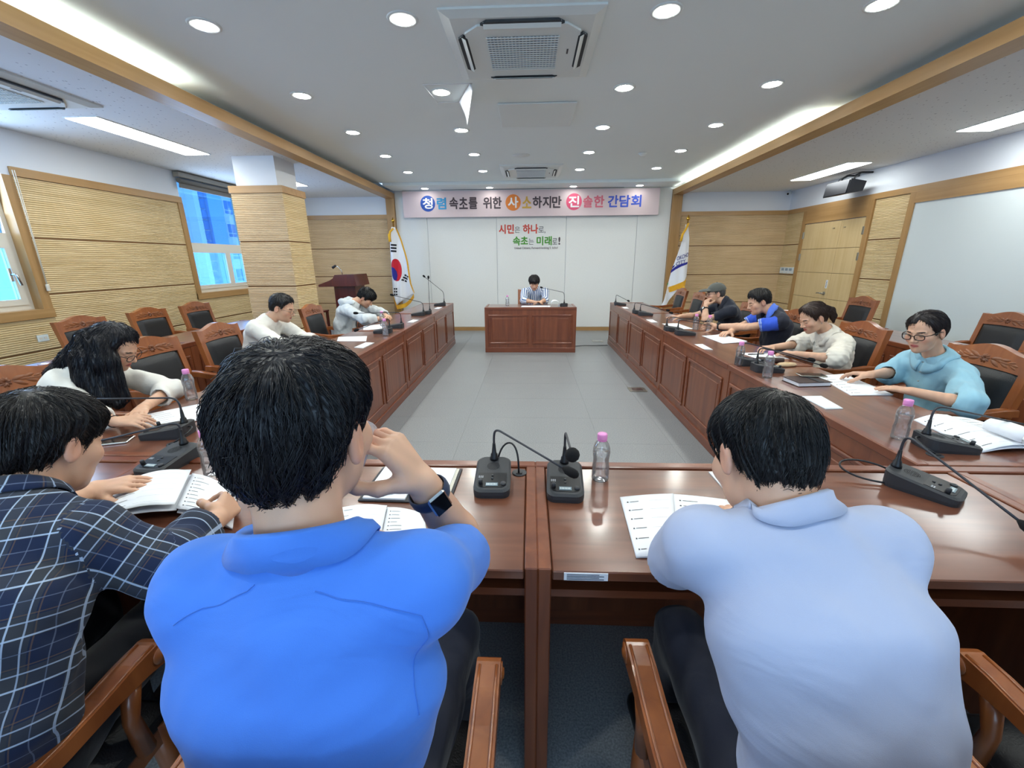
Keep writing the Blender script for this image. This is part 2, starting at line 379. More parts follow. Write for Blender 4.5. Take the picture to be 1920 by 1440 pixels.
def ribbed(parent, plane, at, sgn, a0, a1, z0, z1, mat, pitch=.0215, d=.010):
    n = max(2, int(round((z1-z0)/pitch))); p = (z1-z0)/n; prof = [(-.001, z0)]
    for k in range(n):
        z = z0+k*p
        prof += [(.002, z+.02*p), (d, z+.30*p), (d, z+.66*p), (.002, z+.90*p)]
    prof.append((-.001, z1))
    m = MB(); vs = []
    for a in (a0, a1):
        for dd, z in prof: vs.append((at+sgn*dd, a, z) if plane == 'X' else (a, at+sgn*dd, z))
    q = len(prof); m.add(vs, [(i, i+1, q+i+1, q+i) for i in range(q-1)]+[tuple(range(q)), tuple(range(q, 2*q))])
    return m.build('ribbed_panel', mat, parent)
ZR = [(.085, .602), (.618, 1.176), (1.192, 1.752), (1.768, 2.35)]
def strips(parent, plane, at, sgn, a0, a1, mat, zs=ZR):
    for z0, z1 in zs: ribbed(parent, plane, at, sgn, a0, a1, z0, z1, mat)
    # recessed wood strip seen in the joints between panels
    lo, hi = at-.001, at+sgn*.003
    lo, hi = min(lo, hi), max(lo, hi)
    for z0, z1 in zip([z[1] for z in zs[:-1]], [z[0] for z in zs[1:]]):
        (MB().box(lo, hi, a0, a1, z0, z1) if plane == 'X' else MB().box(a0, a1, lo, hi, z0, z1)).build('joint_strip', 'groove_dark', parent)
strips(wall_l, 'X', XL, 1, W1[1]+.08, W2[0]-.08, 'rib_oak')
strips(wall_l, 'X', XL, 1, W2[1]+.08, YB, 'rib_oak')
strips(wall_l, 'X', XL, 1, W1[0], W1[1]+.08, 'rib_oak', [(.085, .602), (.618, .945)])
strips(wall_l, 'X', XL, 1, W2[0]-.08, W2[1]+.08, 'rib_oak', [(.085, .602), (.618, .945)])
strips(wall_l, 'X', XL, 1, YF, W1[0]-.08, 'rib_oak')
strips(wall_r, 'X', XR, -1, 8.76, YB, 'rib_oak')
strips(wall_r, 'X', XR, -1, 6.44, 7.06, 'rib_oak')
strips(wall_b, 'Y', YB, -1, XL, -2.98, 'rib_oak_x')
strips(wall_b, 'Y', YB, -1, 3.05, XR, 'rib_oak_x')
# fabric panels on the end wall
for a, b in zip((-2.81, -2.156, -.701, .747, 2.198), (-2.156, -.701, .747, 2.198, 2.86)):
    MB().box(a+.0035, b-.0035, YB-.02, YB, .08, 2.88, bev=.003).build('fabric_panel', 'fabric_wall', wall_b)
# dado trims, baseboards, posts
struct(MB().box(XL, XL+.028, W1[1]+.08, W2[0], 2.35, 2.435).build('trim_5', 'trim_oak'))
struct(MB().box(XL, XL+.028, W2[1], YB, 2.35, 2.435).build('trim_6', 'trim_oak'))
struct(MB().box(XL, XL+.028, YF, W1[0]-.08, 2.35, 2.435).build('trim_7', 'trim_oak'))
struct(MB().box(XR-.028, XR, YF, YB, 2.345, 2.425).build('trim_8', 'trim_oak'))
struct(MB().box(XL+.03, -2.98, YB-.028, YB, 2.35, 2.435).build('trim_9', 'trim_oak_x'))
struct(MB().box(3.05, XR-.03, YB-.028, YB, 2.345, 2.425).build('trim_10', 'trim_oak_x'))
struct(MB().box(-2.98, -2.81, YB-.09, YB, 0, 2.735).build('trim_11', 'trim_oak_z'), 'golden oak post beside the end wall on the window side')
struct(MB().box(2.86, 3.05, YB-.09, YB, 0, 2.735).build('trim_12', 'trim_oak_z'), 'golden oak post beside the end wall on the door side')
struct(MB().box(-2.81, 2.86, YB-.032, YB-.02, 0, .078).build('baseboard_back', 'trim_oak_x'))
struct(MB().box(XL, XL+.012, YF, YB, 0, .08).build('baseboard_left', 'trim_oak'))
struct(MB().box(XR-.012, XR, YF, YB, 0, .08).build('baseboard_right', 'trim_oak'))

# column by the windows
col = link('column', None, None, (-3.5, 5.97, 0)); struct(col, 'square column clad in ribbed oak below a white head')
MB().box(-.27, .27, -.24, .24, 2.40, ZS).build('column_head', 'white_paint', col)
MB().box(-.33, .33, -.27, .27, 0, 2.36).build('core', 'groove_dark', col)
for z0, z1 in ZR:
    for pl, at, s, a in (('Y', -.27, -1, .337), ('Y', .27, 1, .337), ('X', .33, 1, .277), ('X', -.33, -1, .277)):
        ribbed(col, pl, at, s, -a, a, z0, z1, 'rib_oak_x' if pl == 'Y' else 'rib_oak')
MB().box(-.352, .352, -.292, .292, 2.35, 2.435).build('column_trim', 'trim_oak_x', col)

# windows
def window(name, y0, y1, label, mull=None, handle=None):
    w = struct(link(name, None, None, (XL, 0, 0)), label)
    # oak casing
    MB().box(-.16, .022, y1-.012, y1+.08, .95, 2.35).build('casing', 'trim_oak_z', w)
    MB().box(-.16, .022, y0-.08, y0+.012, .95, 2.35).build('casing', 'trim_oak_z', w)
    MB().box(-.16, .03, y0-.08, y1+.08, .945, ZW0+.008).build('sill_casing', 'trim_oak', w)
    f = MB().box(-.15, -.08, y1-.055, y1, ZW0, ZW1).box(-.15, -.08, y0, y0+.055, ZW0, ZW1)
    f.box(-.15, -.08, y0+.055, y1-.055, ZW0, ZW0+.06).box(-.15, -.08, y0+.055, y1-.055, ZW1-.05, ZW1).box(-.15, -.075, y0+.055, y1-.055, 1.715, 1.80)
    f.build('window_frame', 'upvc', w)
    MB().box(-.122, -.116, y0+.055, y1-.055, 1.80, ZW1-.05).build('pane', 'window_glass', w)
    ys = [(y0+.055, mull), (mull, y1-.055)]
    for a, b in ys:
        s = MB().box(-.125, -.07, a, a+.06, ZW0+.06, 1.715).box(-.125, -.07, b-.06, b, ZW0+.06, 1.715).box(-.125, -.07, a+.06, b-.06, ZW0+.06, ZW0+.12).box(-.125, -.07, a+.06, b-.06, 1.655, 1.715)
        so = s.build('sash', 'upvc', w)
        MB().box(-.10, -.094, a+.06, b-.06, ZW0+.12, 1.655).build('pane', 'window_glass', so)
    return w
w1 = window('window_1', W1[0], W1[1], 'tall window with cream sashes and a chrome handle', mull=3.6)
h = MB().box(-.07, -.058, 4.165, 4.195, 1.33, 1.46, bev=.004).tube([(-.06, 4.18, 1.40), (-.02, 4.18, 1.40), (-.012, 4.19, 1.39), (-.012, 4.205, 1.29)], .011, 8)
h.build('window_handle', 'chrome', w1)
w2 = window('window_2', W2[0], W2[1], 'window half hidden by the ribbed column under a rolled blind', mull=7.45)
rb = thing('roller_blind', 'rolled up grey beige roller blind above the window beside the column', 'blind', (XL+.06, 7.22, 2.62))
plain('blind_cloth', lin(120,116,110), .7); plain('blind_box', lin(150,146,138), .5)
MB().box(-.05, .05, -.74, .74, .08, .155, bev=.008).build('valance', 'blind_box', rb)
MB().tube([(0, -.71, .04), (0, .71, .04)], .036, 14).build('roll', 'blind_cloth', rb)
MB().box(-.012, .008, -.71, .71, -.06, -.035, bev=.004).build('bottom_rail', 'blind_cloth', rb)
MB().box(-.003, .001, -.71, .71, -.04, .03).build('blind_fabric', 'blind_cloth', rb)
cord = thing('blind_cord', 'white pull cord hanging beside the oak casing of the tall window', 'cord', (XL+.045, 4.385, 1.2))
MB().tube([(0, .01, 1.2), (.003, .004, .6), (0, 0, .08)], .004, 6).tube([(0, .03, 1.2), (.003, .014, .6), (0, .006, .08)], .004, 6).build('cord_strand', 'upvc', cord)
MB().box(-.01, .01, -.012, .018, .02, .09, bev=.004).build('cord_weight', 'upvc', cord)
# apartment block across the street
ab = thing('apartment_block', 'pale lilac apartment block seen through the blue window glass', 'building', (-20, 27, -8))
MB().box(-6, 0, -24, 10, 0, 26).build('wall', 'out_lilac', ab)
MB().box(0, .25, .0+1.3-1.3, 1.25, 0, 26).build('blue_bay', 'out_blue', ab)
MB().box(0, .5, -1.45, -1.05, 0, 26).build('pilaster', 'out_white', ab)
for k in range(24):
    for j in range(2):
        MB().box(0, .12, -.98+j*.47, -.56+j*.47, 7.15+k*.61-2.4, 7.68+k*.61-2.4).build('glazing', 'out_glass', ab)
for k in range(7):
    for yy in (1.6, 3.6, 5.8, -4.2, -7.2, -10.2, -13.2, -16.5):
        z = 8.35+k*1.43-1.5
        wn = MB().box(0, .10, yy-.05, yy+1.15, z-.05, z+.85).build('window', 'out_white', ab)
        for a, b, c, d in ((.02, .36, .25, .8), (.42, 1.08, .25, .8), (.02, .36, 0, .2), (.42, 1.08, 0, .2)):
            MB().box(.1, .12, yy+a, yy+b, z+c, z+d).build('pane', 'out_glass', wn)

# double door
door = struct(link('door_1', None, None, (XR, 0, 0)), 'light oak double door with chrome lever')
MB().box(-.035, 0, 7.06, 7.16, 0, 2.345).build('door_frame', 'trim_oak_z', door)
MB().box(-.035, 0, 8.67, 8.76, 0, 2.345).build('door_frame', 'trim_oak_z', door)
MB().box(-.035, 0, 7.16, 8.67, 2.115, 2.345).build('door_header', 'trim_oak', door)
for a, b in ((7.163, 7.698), (7.702, 8.667)):
    leaf = MB().box(-.004, 0, a, b, 0, 2.11).build('door_leaf', 'groove_dark', door)
    for z0, z1 in ((.004, .806), (.812, 1.244), (1.250, 1.656), (1.662, 2.108)):
        MB().box(-.022, -.004, a, b, z0, z1, bev=.002).build('panel', 'door_oak', leaf)
for yy, zz in ((8.665, 1.91), (8.665, 1.52), (7.165, 1.91), (7.165, 1.52), (8.665, .3), (7.165, .3)):
    MB().box(-.042, -.02, yy-.02, yy+.02, zz-.06, zz+.06, bev=.004).build('hinge', 'steel', door)
hd = MB().tube([(-.022, 7.79, .90), (-.07, 7.79, .90)], .013, 10).tube([(-.07, 7.80, .90), (-.072, 7.86, .905), (-.07, 7.92, .90)], .010, 8)
hd.lathe([(.03, 0), (.03, .006), (.026, .01)], 14, (0, 0, 0)) if False else None
hd.build('door_handle', 'steel', door)
MB().tube([(-.022, 7.79, .90), (-.03, 7.79, .90)], .032, 16).build('rose', 'steel', door)
ds = MB().box(-.026, -.022, 7.745, 7.79, .99, 1.13).build('door_sign', 'paper', door)
for k, (a, b) in enumerate(((1.105, 1.118), (1.08, 1.095), (1.055, 1.07), (1.03, 1.045), (1.005, 1.02))):
    MB().box(-.0265, -.026, 7.757, 7.778, a, b).build('print', 'ink', ds)
for yy in (7.60, 7.86): MB().box(-.035, -.022, yy-.02, yy+.02, 1.985, 1.993).build('hook', 'steel', door)

# framed white panel on the door wall
wb = thing('whiteboard', 'large white board in a golden oak frame on the door wall', 'whiteboard', (XR, 0, 0))
MB().box(-.02, 0, -1.0, 6.345, .12, 2.205).build('board_surface', 'board_white', wb)
MB().box(-.034, 0, 6.345, 6.44, .02, 2.343).build('frame_post', 'trim_oak_z', wb)
MB().box(-.034, 0, -1.0, 6.345, 2.205, 2.343).build('frame_rail', 'trim_oak', wb)
MB().box(-.034, 0, -1.0, 6.345, .02, .12).build('frame_rail', 'trim_oak', wb)

# thermostat, wall speaker, cctv
th = thing('thermostat', 'white triple wall controller beside the double door', 'thermostat', (XR-.003, 9.05, 1.205))
MB().box(-.03, 0, -.25, .2, 0, .12, bev=.005).build('case', 'ac_white', th)
for k in range(3):
    MB().box(-.032, -.03, -.21+k*.13, -.12+k*.13, .055, .105).build('screen', 'ac_grey', th)
    MB().box(-.034, -.03, -.19+k*.13, -.16+k*.13, .015, .035).build('button', 'upvc', th)
sp = thing('wall_speaker', 'black box loudspeaker on a yoke bracket above the double door', 'speaker', (4.93, 7.40, 2.55))
spm = MB().prism([(-.13, -.11), (.10, -.075), (.13, .06), (-.10, .10)], 'Y', -.27, .27)
sb = spm.build('cabinet', 'black_plastic', sp); 
MB().prism([(-.142, -.10), (-.131, -.10), (-.104, .085), (-.115, .085)], 'Y', -.255, .255).build('speaker_grille', 'dark_metal', sp)
for s in (-.14, .14): MB().tube([(0, s, .08), (.04, s, .16), (.12, s, .20), (.285, s, .20)], .014, 8).build('bracket', 'black_plastic', sp)
MB().tube([(-.02, -.20, .09), (.05, -.24, .18), (.12, -.14, .21), (.10, .14, .21), (.03, .20, .15), (0, .2, .09)], .006, 6).build('cable', 'black_plastic', sp)
cc = thing('security_camera', 'small white security camera in the corner above the door wall', 'camera', (5.10, 9.2, 2.72))
MB().tube([(0, 0, .06), (0, 0, .03)], .02, 10).build('mount', 'ac_white', cc); MB().tube([(.04, .03, .02), (-.06, -.06, -.01)], .03, 12).build('camera_body', 'ac_white', cc)
MB().tube([(-.058, -.058, -.0095), (-.066, -.066, -.012)], .018, 12).build('lens', 'black_gloss', cc)
so = thing('wall_socket', 'small white wall socket in the ribbed panelling under the tall window', 'socket', (XL+.007, 4.22, .74))
MB().box(0, .008, -.055, .055, -.035, .035, bev=.003).build('plate', 'ac_white', so)
for s in (-.022, .022): MB().box(.008, .0095, s-.012, s+.012, -.01, .01).build('outlet', 'upvc', so)
# ------------------------------------------------------------------ ceiling fittings
xs = (-2.05, -.79, .81, 2.06); rows = (3.08, 4.25, 5.38, 6.52, 7.66)
ordr = ('first', 'second', 'third', 'fourth', 'fifth'); cols = ('outer window side', 'inner window side', 'inner door side', 'outer door side')
ring = MB().lathe([(.067, 0), (.067, -.006), (.090, -.007), (.095, -.003), (.096, 0.)], 28, cap=False).mesh('trim_ring', 'ac_white')
lens = MB().lathe([(.067, -.003), (.067, -.0055)], 16).mesh('diffuser', 'lamp_white')
lens_soft = lens.copy(); lens_soft.materials[0] = MATS['lamp_soft']
def downlight(x, y, z, label, power=13.):
    t = thing('downlight', label, 'light', (x, y, z), 0, 'round recessed ceiling lights')
    link('trim_ring', ring, t); link('diffuser', lens if power > 10 else lens_soft, t)
for i, x in enumerate(xs):
    for j, y in enumerate(rows):
        downlight(x, y, ZC, 'round recessed downlight, %s row from the front, %s column' % (ordr[j], cols[i]))
for i, x in enumerate((-2.09, -.80, .84, 2.12)):
    downlight(x, 8.98, 2.878, 'round downlight in the soffit above the banner, %s column' % cols[i], 8.)
for i, x in enumerate(xs):
    for y, w in ((1.93, 'just ahead of'), (.3, 'directly over')):
        downlight(x, y, ZC, 'round recessed downlight %s the front seats, %s column' % (w, cols[i]))
def panel_light(x0, x1, y0, y1, label, power):
    t = thing('panel_light', label, 'light', ((x0+x1)/2, (y0+y1)/2, ZS), 0, 'long rectangular ceiling lights'); a, b = (x1-x0)/2, (y1-y0)/2
    MB().box(-a-.015, a+.015, -b-.015, b+.015, -.006, 0).build('frame', 'ac_white', t)
    MB().box(-a, a, -b, b, -.010, -.006).build('diffuser', 'panel_white', t)
panel_light(-4.26, -3.96, 4.2, 5.6, 'long white panel light over the window side seats', 26)
panel_light(-4.26, -3.92, 7.0, 7.9, 'white panel light half hidden behind the ribbed column', 18)
panel_light(4.46, 4.78, 6.72, 8.07, 'long white panel light beside the wall speaker', 24)
panel_light(4.52, 4.86, 3.85, 5.22, 'long white panel light above the white board', 24)
panel_light(-4.26, -3.96, .6, 2.0, 'long white panel light over the front seats on the window side', 26)
panel_light(4.52, 4.86, .8, 2.2, 'long white panel light over the front seats on the door side', 24)

plain('slot_grey', lin(58, 62, 66), .8)
def aircon(x, y, z, label, s=1.0):
    t = thing('air_conditioner', label, 'air conditioner', (x, y, z), 0, 'four way ceiling air conditioners')
    h = .5*s
    # bevelled square fascia
    m = MB(); o = [(-h, -h), (h, -h), (h, h), (-h, h)]; q = [(-h+.06, -h+.06), (h-.06, -h+.06), (h-.06, h-.06), (-h+.06, h-.06)]
    m.add([(a, b, 0) for a, b in o]+[(a, b, -.012) for a, b in o]+[(a, b, -.03) for a, b in q], [(0,1,5,4),(1,2,6,5),(2,3,7,6),(3,0,4,7),(4,5,9,8),(5,6,10,9),(6,7,11,10),(7,4,8,11),(8,9,10,11)])
    m.build('fascia', 'ac_white', t)
    # octagonal inner panel
    def octo(r, c): return [(-r+c, -r), (r-c, -r), (r, -r+c), (r, r-c), (r-c, r), (-r+c, r), (-r, r-c), (-r, -r+c)]
    MB().prism(octo(.37*s, .09*s), 'Z', -.042, -.03).build('panel', 'ac_white', t)
    for k in range(4):
        R = Matrix.Rotation(k*PI/2, 4, 'Z')
        sl = MB().prism([(-.26*s, -.385*s), (-.22*s, -.42*s), (.22*s, -.42*s), (.26*s, -.385*s), (.22*s, -.36*s), (-.22*s, -.36*s)], 'Z', -.0435, -.031).xf(R).build('outlet', 'slot_grey', t)
        MB().add([(-.24*s, -.405*s, -.036), (.24*s, -.405*s, -.036), (.24*s, -.37*s, -.055), (-.24*s, -.37*s, -.055), (-.24*s, -.405*s, -.039), (.24*s, -.405*s, -.039), (.24*s, -.37*s, -.058), (-.24*s, -.37*s, -.058)], [(0,1,2,3),(4,5,6,7),(0,1,5,4),(1,2,6,5),(2,3,7,6),(3,0,4,7)]).xf(R).build('flap', 'ac_white', sl)
    g = .235*s
    MB().box(-g, g, -g, g, -.0425, -.041).build('intake', 'ac_grey', t)
    m = MB(); n = 20
    for k in range(n+1):
        a = -g+2*g*k/n
        m.box(a-.0035, a+.0035, -g, g, -.048, -.0425)
    for k in range(16):
        a = -g+2*g*k/15; m.box(-g, g, a-.004, a+.004, -.052, -.048)
    gr = m.build('grille', 'ac_white', t); gr['kind'] = 'stuff'
    MB().box(.30*s, .312*s, -.05, .02, -.043, -.042).build('logo', 'ink', t)
aircon(-.055, 3.47, ZC, 'white ceiling air conditioner nearest the camera in the central ceiling')
aircon(.01, 7.72, ZC, 'far white ceiling air conditioner in front of the banner')
aircon(-4.12, 3.47, ZS, 'white ceiling air conditioner at the window side edge', .96)
ap = thing('access_panel', 'plain white square access panel in the central ceiling', 'panel', (.06, 4.90, ZC))
MB().box(-.375, .375, -.355, .355, -.016, -.002, bev=.004).build('lid', 'ac_white', ap)
pf = thing('peeling_film', 'white ceiling film square peeling off around a downlight', 'film', (-.67, 4.28, ZC-.006))
plain('film_white', lin(220,222,226), .5)
f = MB(); f.add([(-.24, -.22, -.004), (.18, -.22, -.004), (.02, .20, -.004), (-.20, .20, -.004), (-.24, -.22, -.001), (.18, -.22, -.001), (.02, .20, -.001), (-.20, .20, -.001)], [(0,1,2,3),(4,5,6,7),(0,1,5,4),(1,2,6,5),(2,3,7,6),(3,0,4,7)]); 
solid(MB().grid(lambda u, v: (.18-.16*v+.05*math.sin(u*1.6)*(.4+v)-.02, -.22+.42*v+.0*u, -.004-.20*u*(.25+.75*v)), 10, 12), 'loose_flap', 'film_white', .002, pf)
mm = MB()
for a, b in (((-.24, -.22), (.18, -.22)), ((-.24, -.22), (-.20, .20)), ((-.20, .20), (.02, .20))): mm.tube([(a[0], a[1], -.002), (b[0], b[1], -.002)], .003, 4)
mm.build('film_edge', 'film_white', pf)
cs = thing('ceiling_speaker', 'round white ceiling speaker grille in front of the far air conditioner', 'speaker', (-.13, 6.62, ZC))
MB().lathe([(0, -.012), (.09, -.01), (.10, -.004), (.115, -.004), (.12, 0)], 28).build('grille', 'ac_white', cs)
sd = thing('smoke_detector', 'small white smoke detector on the ceiling between two downlight columns', 'detector', (1.57, 6.62, ZC))
MB().lathe([(.055, 0), (.055, -.012), (.04, -.03), (.025, -.04), (0, -.041)], 20).build('housing', 'ac_white', sd)
MB().lathe([(.042, -.028), (.043, -.022)], 20).build('vent_ring', 'ac_grey', sd)
# ------------------------------------------------------------------ tables
TD, TZ = .59, .75
def make_table(L, name='conference_table'):
    t = link(name, None); t.empty_display_size = .1
    h, d = L/2, TD/2
    MB().box(-h+.036, h-.036, -d, d-.046, .722, TZ, bev=.003).build('table_top', 'cherry_top', t)
    MB().box(-h, h, d-.042, d, .715, .757, bev=.004).build('front_ledge', 'cherry_rail', t)
    for s in (-1, 1):
        MB().box(min(s*h, s*(h-.034)), max(s*h, s*(h-.034)), -d+.002, d-.043, 0, .755, bev=.003).build('end_panel', 'cherry_panel', t)
    MB().box(-h+.034, h-.034, d-.034, d-.008, .082, .715).build('front_panel', 'cherry_panel', t)
    MB().box(-h, h, d-.03, d+.006, 0, .082, bev=.003).build('plinth', 'cherry_rail', t)
    for q in (-h, h-.034): MB().box(q, q+.034, d-.043, d-.004, .082, .715).build('corner_stile', 'cherry_panel', t)
    MB().box(-h+.034, h-.034, -d+.03, d-.04, .645, .668).build('under_shelf', 'cherry_rail', t)
    for a, b in ((-h+.062, -.03), (.03, h-.062)):
        z0, z1 = .144, .634; w = .026
        fr = MB()
        for (q0, q1, r0, r1) in ((a, b, z1-w, z1), (a, b, z0, z0+w), (a, a+w, z0+w, z1-w), (b-w, b, z0+w, z1-w)):
            fr.box(q0, q1, d-.010, d+.004, r0, r1, bev=.006)
        f = fr.build('panel_moulding', 'cherry_rail', t)
        MB().box(a+w, b-w, d-.012, d-.006, z0+w, z1-w).build('field', 'cherry_panel', f)
        MB().box(a+w+.035, b-w-.035, d-.012, d-.002, z0+w+.035, z1-w-.035, bev=.005).build('raised_field', 'cherry_panel', f)
    return t
T_FRONT, T_SIDE = 1.52, 1.575
tf = make_table(T_FRONT); ts = make_table(T_SIDE)
used = set()
def place_table(proto, x, y, rz, label, group):
    o = proto if proto.name not in used else copy_tree(proto)
    used.add(proto.name)
    o.location = (x, y, 0); o.rotation_euler = (0, 0, rz); tag(o, label, 'table', group); return o
YT = .88+TD/2
XF0 = .024
nm = {-2: 'front cherry table at the far window side end, cut by the frame', -1: 'front cherry table under the booklets of the plaid and the blue shirt men', 0: 'front cherry table under the pale polo man\'s papers, with a white asset sticker', 1: 'front cherry table at the door side end, cut by the frame'}
ftabs = {}
for k in (-2, -1, 0, 1):
    ftabs[k] = place_table(tf, XF0+(k+.5)*T_FRONT, YT, 0, nm[k], 'front row of cherry tables')
XRT, XLT = 1.455+TD/2, -1.405-TD/2
Y0S = .88+TD+.01
num = ('first', 'second', 'third', 'fourth')
for k in range(4):
    place_table(ts, XRT, Y0S+(k+.5)*T_SIDE, PI/2, 'cherry table with raised panels, %s from the front on the door side of the aisle' % num[k], 'cherry tables lining the door side')
for k in range(4):
    place_table(ts, XLT, Y0S+(k+.5)*T_SIDE, -PI/2, 'cherry table with raised panels, %s from the front on the window side of the aisle' % num[k], 'cherry tables lining the window side')
for k in range(3):
    place_table(ts, 3.34+TD/2, 1.62+(k+.5)*T_SIDE, PI/2, 'back row cherry table along the white board wall, %s from the front' % num[k], 'back row cherry tables')
for k in range(2):
    place_table(ts, -3.30-TD/2, 2.35+(k+.5)*T_SIDE, -PI/2, 'back row cherry table along the window wall, %s from the front' % num[k], 'back row cherry tables')
place_table(tf, .01, 6.98+TD/2, PI, 'cherry presenter table facing the camera in front of the end wall', None)
st = MB().box(.065, .175, -TD/2-.0015, -TD/2+.001, .7255, .7475).mesh('asset_sticker', 'paper')
stk = link('asset_sticker', st, ftabs[0], (-T_FRONT/2, 0, 0)); stk['label'] = 'white asset sticker with small print'
pm = MB()
for k in range(4): pm.box(.072, .165-.012*(k % 2), -TD/2-.0022, -TD/2-.0014, .7285+k*.0045, .7302+k*.0045)
link('print', pm.mesh('print', 'ink'), stk)

# ------------------------------------------------------------------ chairs
def make_chair():
    t = link('conference_chair', None); t.empty_display_size = .1
    # seat
    def seat(u, v):
        x, y = (u-.5)*2, (v-.5)*2
        e = max(0, 1-abs(x)**6)*max(0, 1-abs(y)**6)
        return (x*.235, y*.235+.0, .435+.05*e**.5+.012*e*(1-x*x)*(1-y*y))
    m = MB().grid(seat, 13, 13); m.box(-.235, .235, -.235, .235, .40, .436); m.build('seat', 'black_leather', t)
    MB().box(-.225, .225, .19, .232, .355, .405, bev=.006).box(-.225, .225, -.232, -.19, .355, .405, bev=.006).box(-.235, -.195, -.19, .19, .355, .405).box(.195, .235, -.19, .19, .355, .405).build('seat_frame', 'chair_wood', t)
    for sx in (-1, 1):
        MB().tube([(sx*.215, .205, .41), (sx*.22, .212, .2), (sx*.215, .22, 0)], [.027, .024, .018], 10).build('leg', 'chair_wood', t)
        MB().tube([(sx*.215, -.205, .41), (sx*.217, -.23, .2), (sx*.217, -.27, 0)], [.026, .024, .018], 10).build('leg', 'chair_wood', t)
    lean = lambda z: -.225-.20*(z-.42)
    # back posts
    for sx in (-1, 1):
        pts = []
        for z in (.38, .60, .80, .955):
            pts.append((lean(z), z))
        poly = [(y+.02, z) for y, z in pts]+[(y-.02, z) for y, z in pts[::-1]]
        MB().prism(poly, 'X', min(sx*.252, sx*.205), max(sx*.252, sx*.205)).build('back_post', 'chair_wood', t)
    # crest rail: arched top, with a carved flower spray
    n = 24; top = []; bot = []
    for k in range(n+1):
        x = -.252+.504*k/n; u = abs(x)/.252
        top.append((x, .952+.045*(math.cos(min(1, u/.85)*PI)*.5+.5)+(.006 if u > .9 else 0)))
        bot.append((x, .852+.012*(1-u*u)))
    m = MB(); vs = []
    for (x, z) in top: vs += [(x, lean(z)+.022, z), (x, lean(z)-.022, z)]
    for (x, z) in bot: vs += [(x, lean(z)+.022, z), (x, lean(z)-.022, z)]
    o = 2*(n+1); fs = []
    for k in range(n):
        a = 2*k; fs += [(a, a+2, a+3, a+1), (o+a, o+a+1, o+a+3, o+a+2), (a, o+a, o+a+2, a+2), (a+1, a+3, o+a+3, o+a+1)]
    fs += [(0, 1, o+1, o), (2*n, o+2*n, o+2*n+1, 2*n+1)]
    cr = m.add(vs, fs).build('crest_rail', 'chair_wood', t)
    cv = MB()
    def leaf(cx, cz, ang, ln, wd, hgt=.007):
        vs = []; k = 7
        for i in range(k+1):
            s = i/k; w = wd*math.sin(PI*min(1, s*.96+.02))**.8; bend = .25*math.sin(s*PI*.5)
            dx, dz = s*ln, bend*ln*s*.5
            for q, hh in ((-1, 0), (0, hgt*math.sin(PI*s)**.6 if 0 < s < 1 else 0), (1, 0)):
                px = dx*math.cos(ang)-(dz+q*w)*math.sin(ang); pz = dx*math.sin(ang)+(dz+q*w)*math.cos(ang)
                X, Z = cx+px, cz+pz
                vs.append((X, lean(Z)+.0215+hh, Z))
        cv.add(vs, [(3*i+a, 3*i+a+1, 3*i+a+4, 3*i+a+3) for i in range(k) for a in (0, 1)], True)
    for k in range(9): leaf(0, .912, k*2*PI/9+.1, .030, .008, .011)
    for s in (-1, 1):
        b = 0 if s > 0 else PI
        for (dx, dz, a, ln, w) in ((.028, .914, .25, .075, .013), (.03, .908, -.35, .07, .012), (.055, .912, 0, .085, .011), (.08, .915, .3, .06, .010), (.085, .905, -.28, .06, .010), (.125, .905, .02, .065, .010), (.13, .908, .35, .04, .008), (.14, .899, -.3, .045, .008)):
            leaf(s*dx, dz, b+s*a, ln, w)
    cv.build('carving', 'chair_wood_carved', cr)
    MB().prism([(lean(.50)+.014, .50), (lean(.55)+.014, .55), (lean(.55)-.016, .55), (lean(.50)-.016, .50)], 'X', -.206, .206).build('lower_rail', 'chair_wood', t)
    # leather back pad
    def pad(sg):
        def f(u, v):
            x, w = (u-.5)*2, (v-.5)*2; z = .70+w*.158+(0.010*(1-x*x) if w > .9 else 0)
            e = max(0, 1-abs(x)**8)*max(0, 1-abs(w)**8)
            return (x*.205, lean(z)+sg*(.010+.030*e**.5), z)
        return f
    MB().grid(pad(1), 13, 13).grid(pad(-1), 13, 13).build('back_pad', 'black_leather', t)
    # arm rests with a scrolled front
    for sx in (-1, 1):
        prof_t = [(-.275, .672), (-.20, .668), (-.10, .652), (0, .645), (.08, .648), (.15, .655), (.20, .655)]
        cx, cz, r = .205, .627, .029
        top = prof_t+[(cx+r*math.sin(a), cz+r*math.cos(a)) for a in np.linspace(.1, PI*1.15, 9)]
        bot = [(.165, .606), (.10, .612), (0, .610), (-.10, .616), (-.20, .632), (-.28, .634)]
        m = MB().prism(top+bot, 'X', min(sx*.232, sx*.285), max(sx*.232, sx*.285))
        ar = m.build('arm_rest', 'chair_wood', t)
        bd = MB()
        for off in (.240, .277): bd.tube([(sx*off, y, z+.0005) for y, z in prof_t], .0035, 6)
        bd.build('bead', 'chair_wood', ar)
        MB().lathe([(.022, 0), (.022, .003), (.012, .004), (.010, .007), (0, .008)], 16).xf(Matrix.Translation((sx*.285, cx, cz)) @ Matrix.Rotation(sx*PI/2, 4, 'Y')).build('rosette', 'chair_wood', ar)
        MB().tube([(sx*.258, .15, .61), (sx*.255, .13, .52), (sx*.24, .15, .40)], [.02, .016, .02], 10).build('arm_support', 'chair_wood', t)
    return t
chair0 = make_chair(); first_chair = [True]
def chair(x, y, rz, label, group):
    o = chair0 if first_chair[0] else copy_tree(chair0)
    first_chair[0] = False
    o.location = (x, y, 0); o.rotation_euler = (0, 0, rz); tag(o, label, 'chair', group); return o
G1, G2 = 'carved chairs at the front and side tables', 'carved chairs in the back rows'
chair(-1.14, .52, 0, 'carved wooden chair under the man in the plaid shirt', G1)
